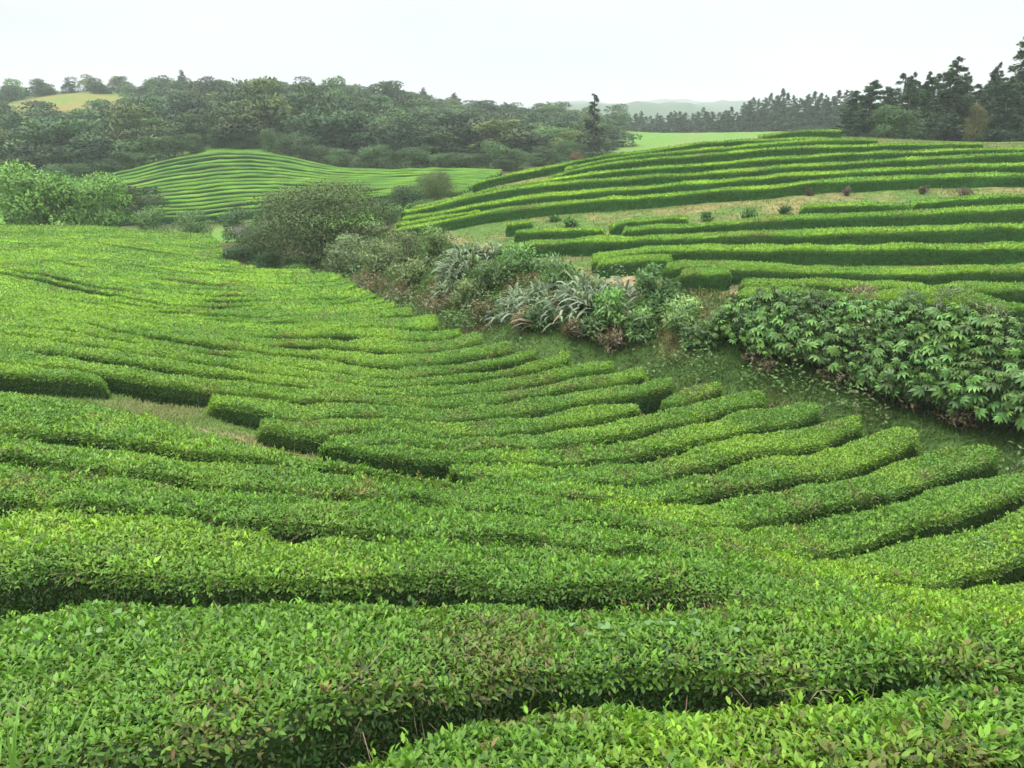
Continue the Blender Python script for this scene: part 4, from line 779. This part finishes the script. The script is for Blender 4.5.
P=scatter(-14,-1,9,18,130000,lambda x,y:pathbump(x,y)>.05); P[:,2]+=pathbump(P[:,0],P[:,1])
C=np.where(fbm(P[:,0]*.8,P[:,1]*.8,44)[:,None]>.52,np.array([[.19,.21,.075]]),np.array([[.13,.21,.045]]))*RNG.normal(1,.25,(len(P),1)).clip(.4,1.7)
tag(grass('path_grass','',P,.12*RNG.uniform(.5,1.6,len(P)),C,.4,.014),kind='stuff')
P=scatter(-14,18,11,44,130000,lambda x,y:(lambda t,r:(lambda e:(r>e-.9)&(r<e+1.0)&(t>-.2)&(t<.8))(np.interp(t,TH,RFAR)))(np.arctan2(x,y),np.hypot(x,y)))
C=np.array([.085,.155,.032])*RNG.normal(1,.28,(len(P),1)).clip(.4,1.8); vv_=vn(P[:,0]*1.3,P[:,1]*1.3,15)
tag(grass('headland_grass','',P,(.28+.55*vv_)*RNG.uniform(.6,1.25,len(P)),C,.35,.024),kind='stuff')
# low weeds along the foot of the bank
P=scatter(-16,18,12,48,330000,lambda x,y:(lambda s:(s>-1.6)&(s<3.1)&(np.abs(np.arctan2(x,y))<.68)&(fbm(x*1.1,y*1.1,97)>.47)&(RNG.random(len(x))<np.clip(1.3-np.hypot(x,y)/40,.15,1)))(sdist(x,y)))
hn=np.clip((fbm(P[:,0]*1.1,P[:,1]*1.1,97)-.47)*4,0,.9); P[:,2]+=hn*RNG.random(len(P))*.8; k=len(P); sz=(.05+.0022*np.hypot(P[:,0],P[:,1]))*RNG.uniform(.6,1.5,k)
C=np.array([.10,.185,.045])*RNG.uniform(.45,1.5,(k,1)); bw=(RNG.random(k)<.5)&(fbm(P[:,0]*.8,P[:,1]*.8,99)>.58); C[bw]=np.array([.12,.105,.045])*RNG.uniform(.5,1.2,(bw.sum(),1)); mb=MB(); leaves(mb,P,rdir(k,-.2,.8),np.array([0,0,1.])+RNG.normal(0,.4,(k,3)),sz,sz*.5,C,'flat'); tag(mb.build('weeds',M_plant),kind='stuff')
# tuft of long grass at the bottom left corner
q=hit(18,772,.82,low)[0]; n=46; az=RNG.uniform(0,6.28,n); el=RNG.uniform(.8,1.45,n); mb=MB(); Pp=np.c_[RNG.normal(0,.09,n),RNG.normal(0,.06,n),np.full(n,-.30)]
leaves(mb,Pp,np.c_[np.cos(az)*np.cos(el),np.sin(az)*np.cos(el),np.sin(el)],np.broadcast_to([0,0,1.],(n,3))+RNG.normal(0,.2,(n,3)),RNG.uniform(.4,.75,n),.014,np.array([.13,.27,.04])*RNG.uniform(.7,1.3,(n,1)),'strap',bend=.3)
o=mb.build('grass_tuft',M_grass); o.location=q; tag(o,'tuft of long bright grass blades in the bottom left corner','grass tuft')

for u,v,n,lb in [(655,640,34,'patch of pale broad-leaved weed on the wide near tea row'),(85,634,9,'few pale broad weed leaves on the near tea row by the left edge'),(985,545,26,'pale bluish weed leaves on the valley row at the right edge')]:
    q=hit(u,v,HT,low)[0]; mb=MB(); Pw=np.c_[RNG.normal(0,.16,n),RNG.normal(0,.10,n),RNG.uniform(.02,.09,n)]; Pw[:,2]+=low(q[0]+Pw[:,0],q[1]+Pw[:,1])-low(q[0:1],q[1:2])
    leaves(mb,Pw,rdir(n,-.1,.4),np.array([0,0,1.])+RNG.normal(0,.3,(n,3)),RNG.uniform(.035,.065,n),RNG.uniform(.03,.05,n),np.array([.15,.28,.09])*RNG.uniform(.7,1.25,(n,1)),'fold',bend=.15)
    o=bpy.data.objects.new('weed_patch',None); COL.objects.link(o); o.location=q; mb.build('leaves',M_plant,o); tag(o,lb,'weed','pale weeds among the tea')
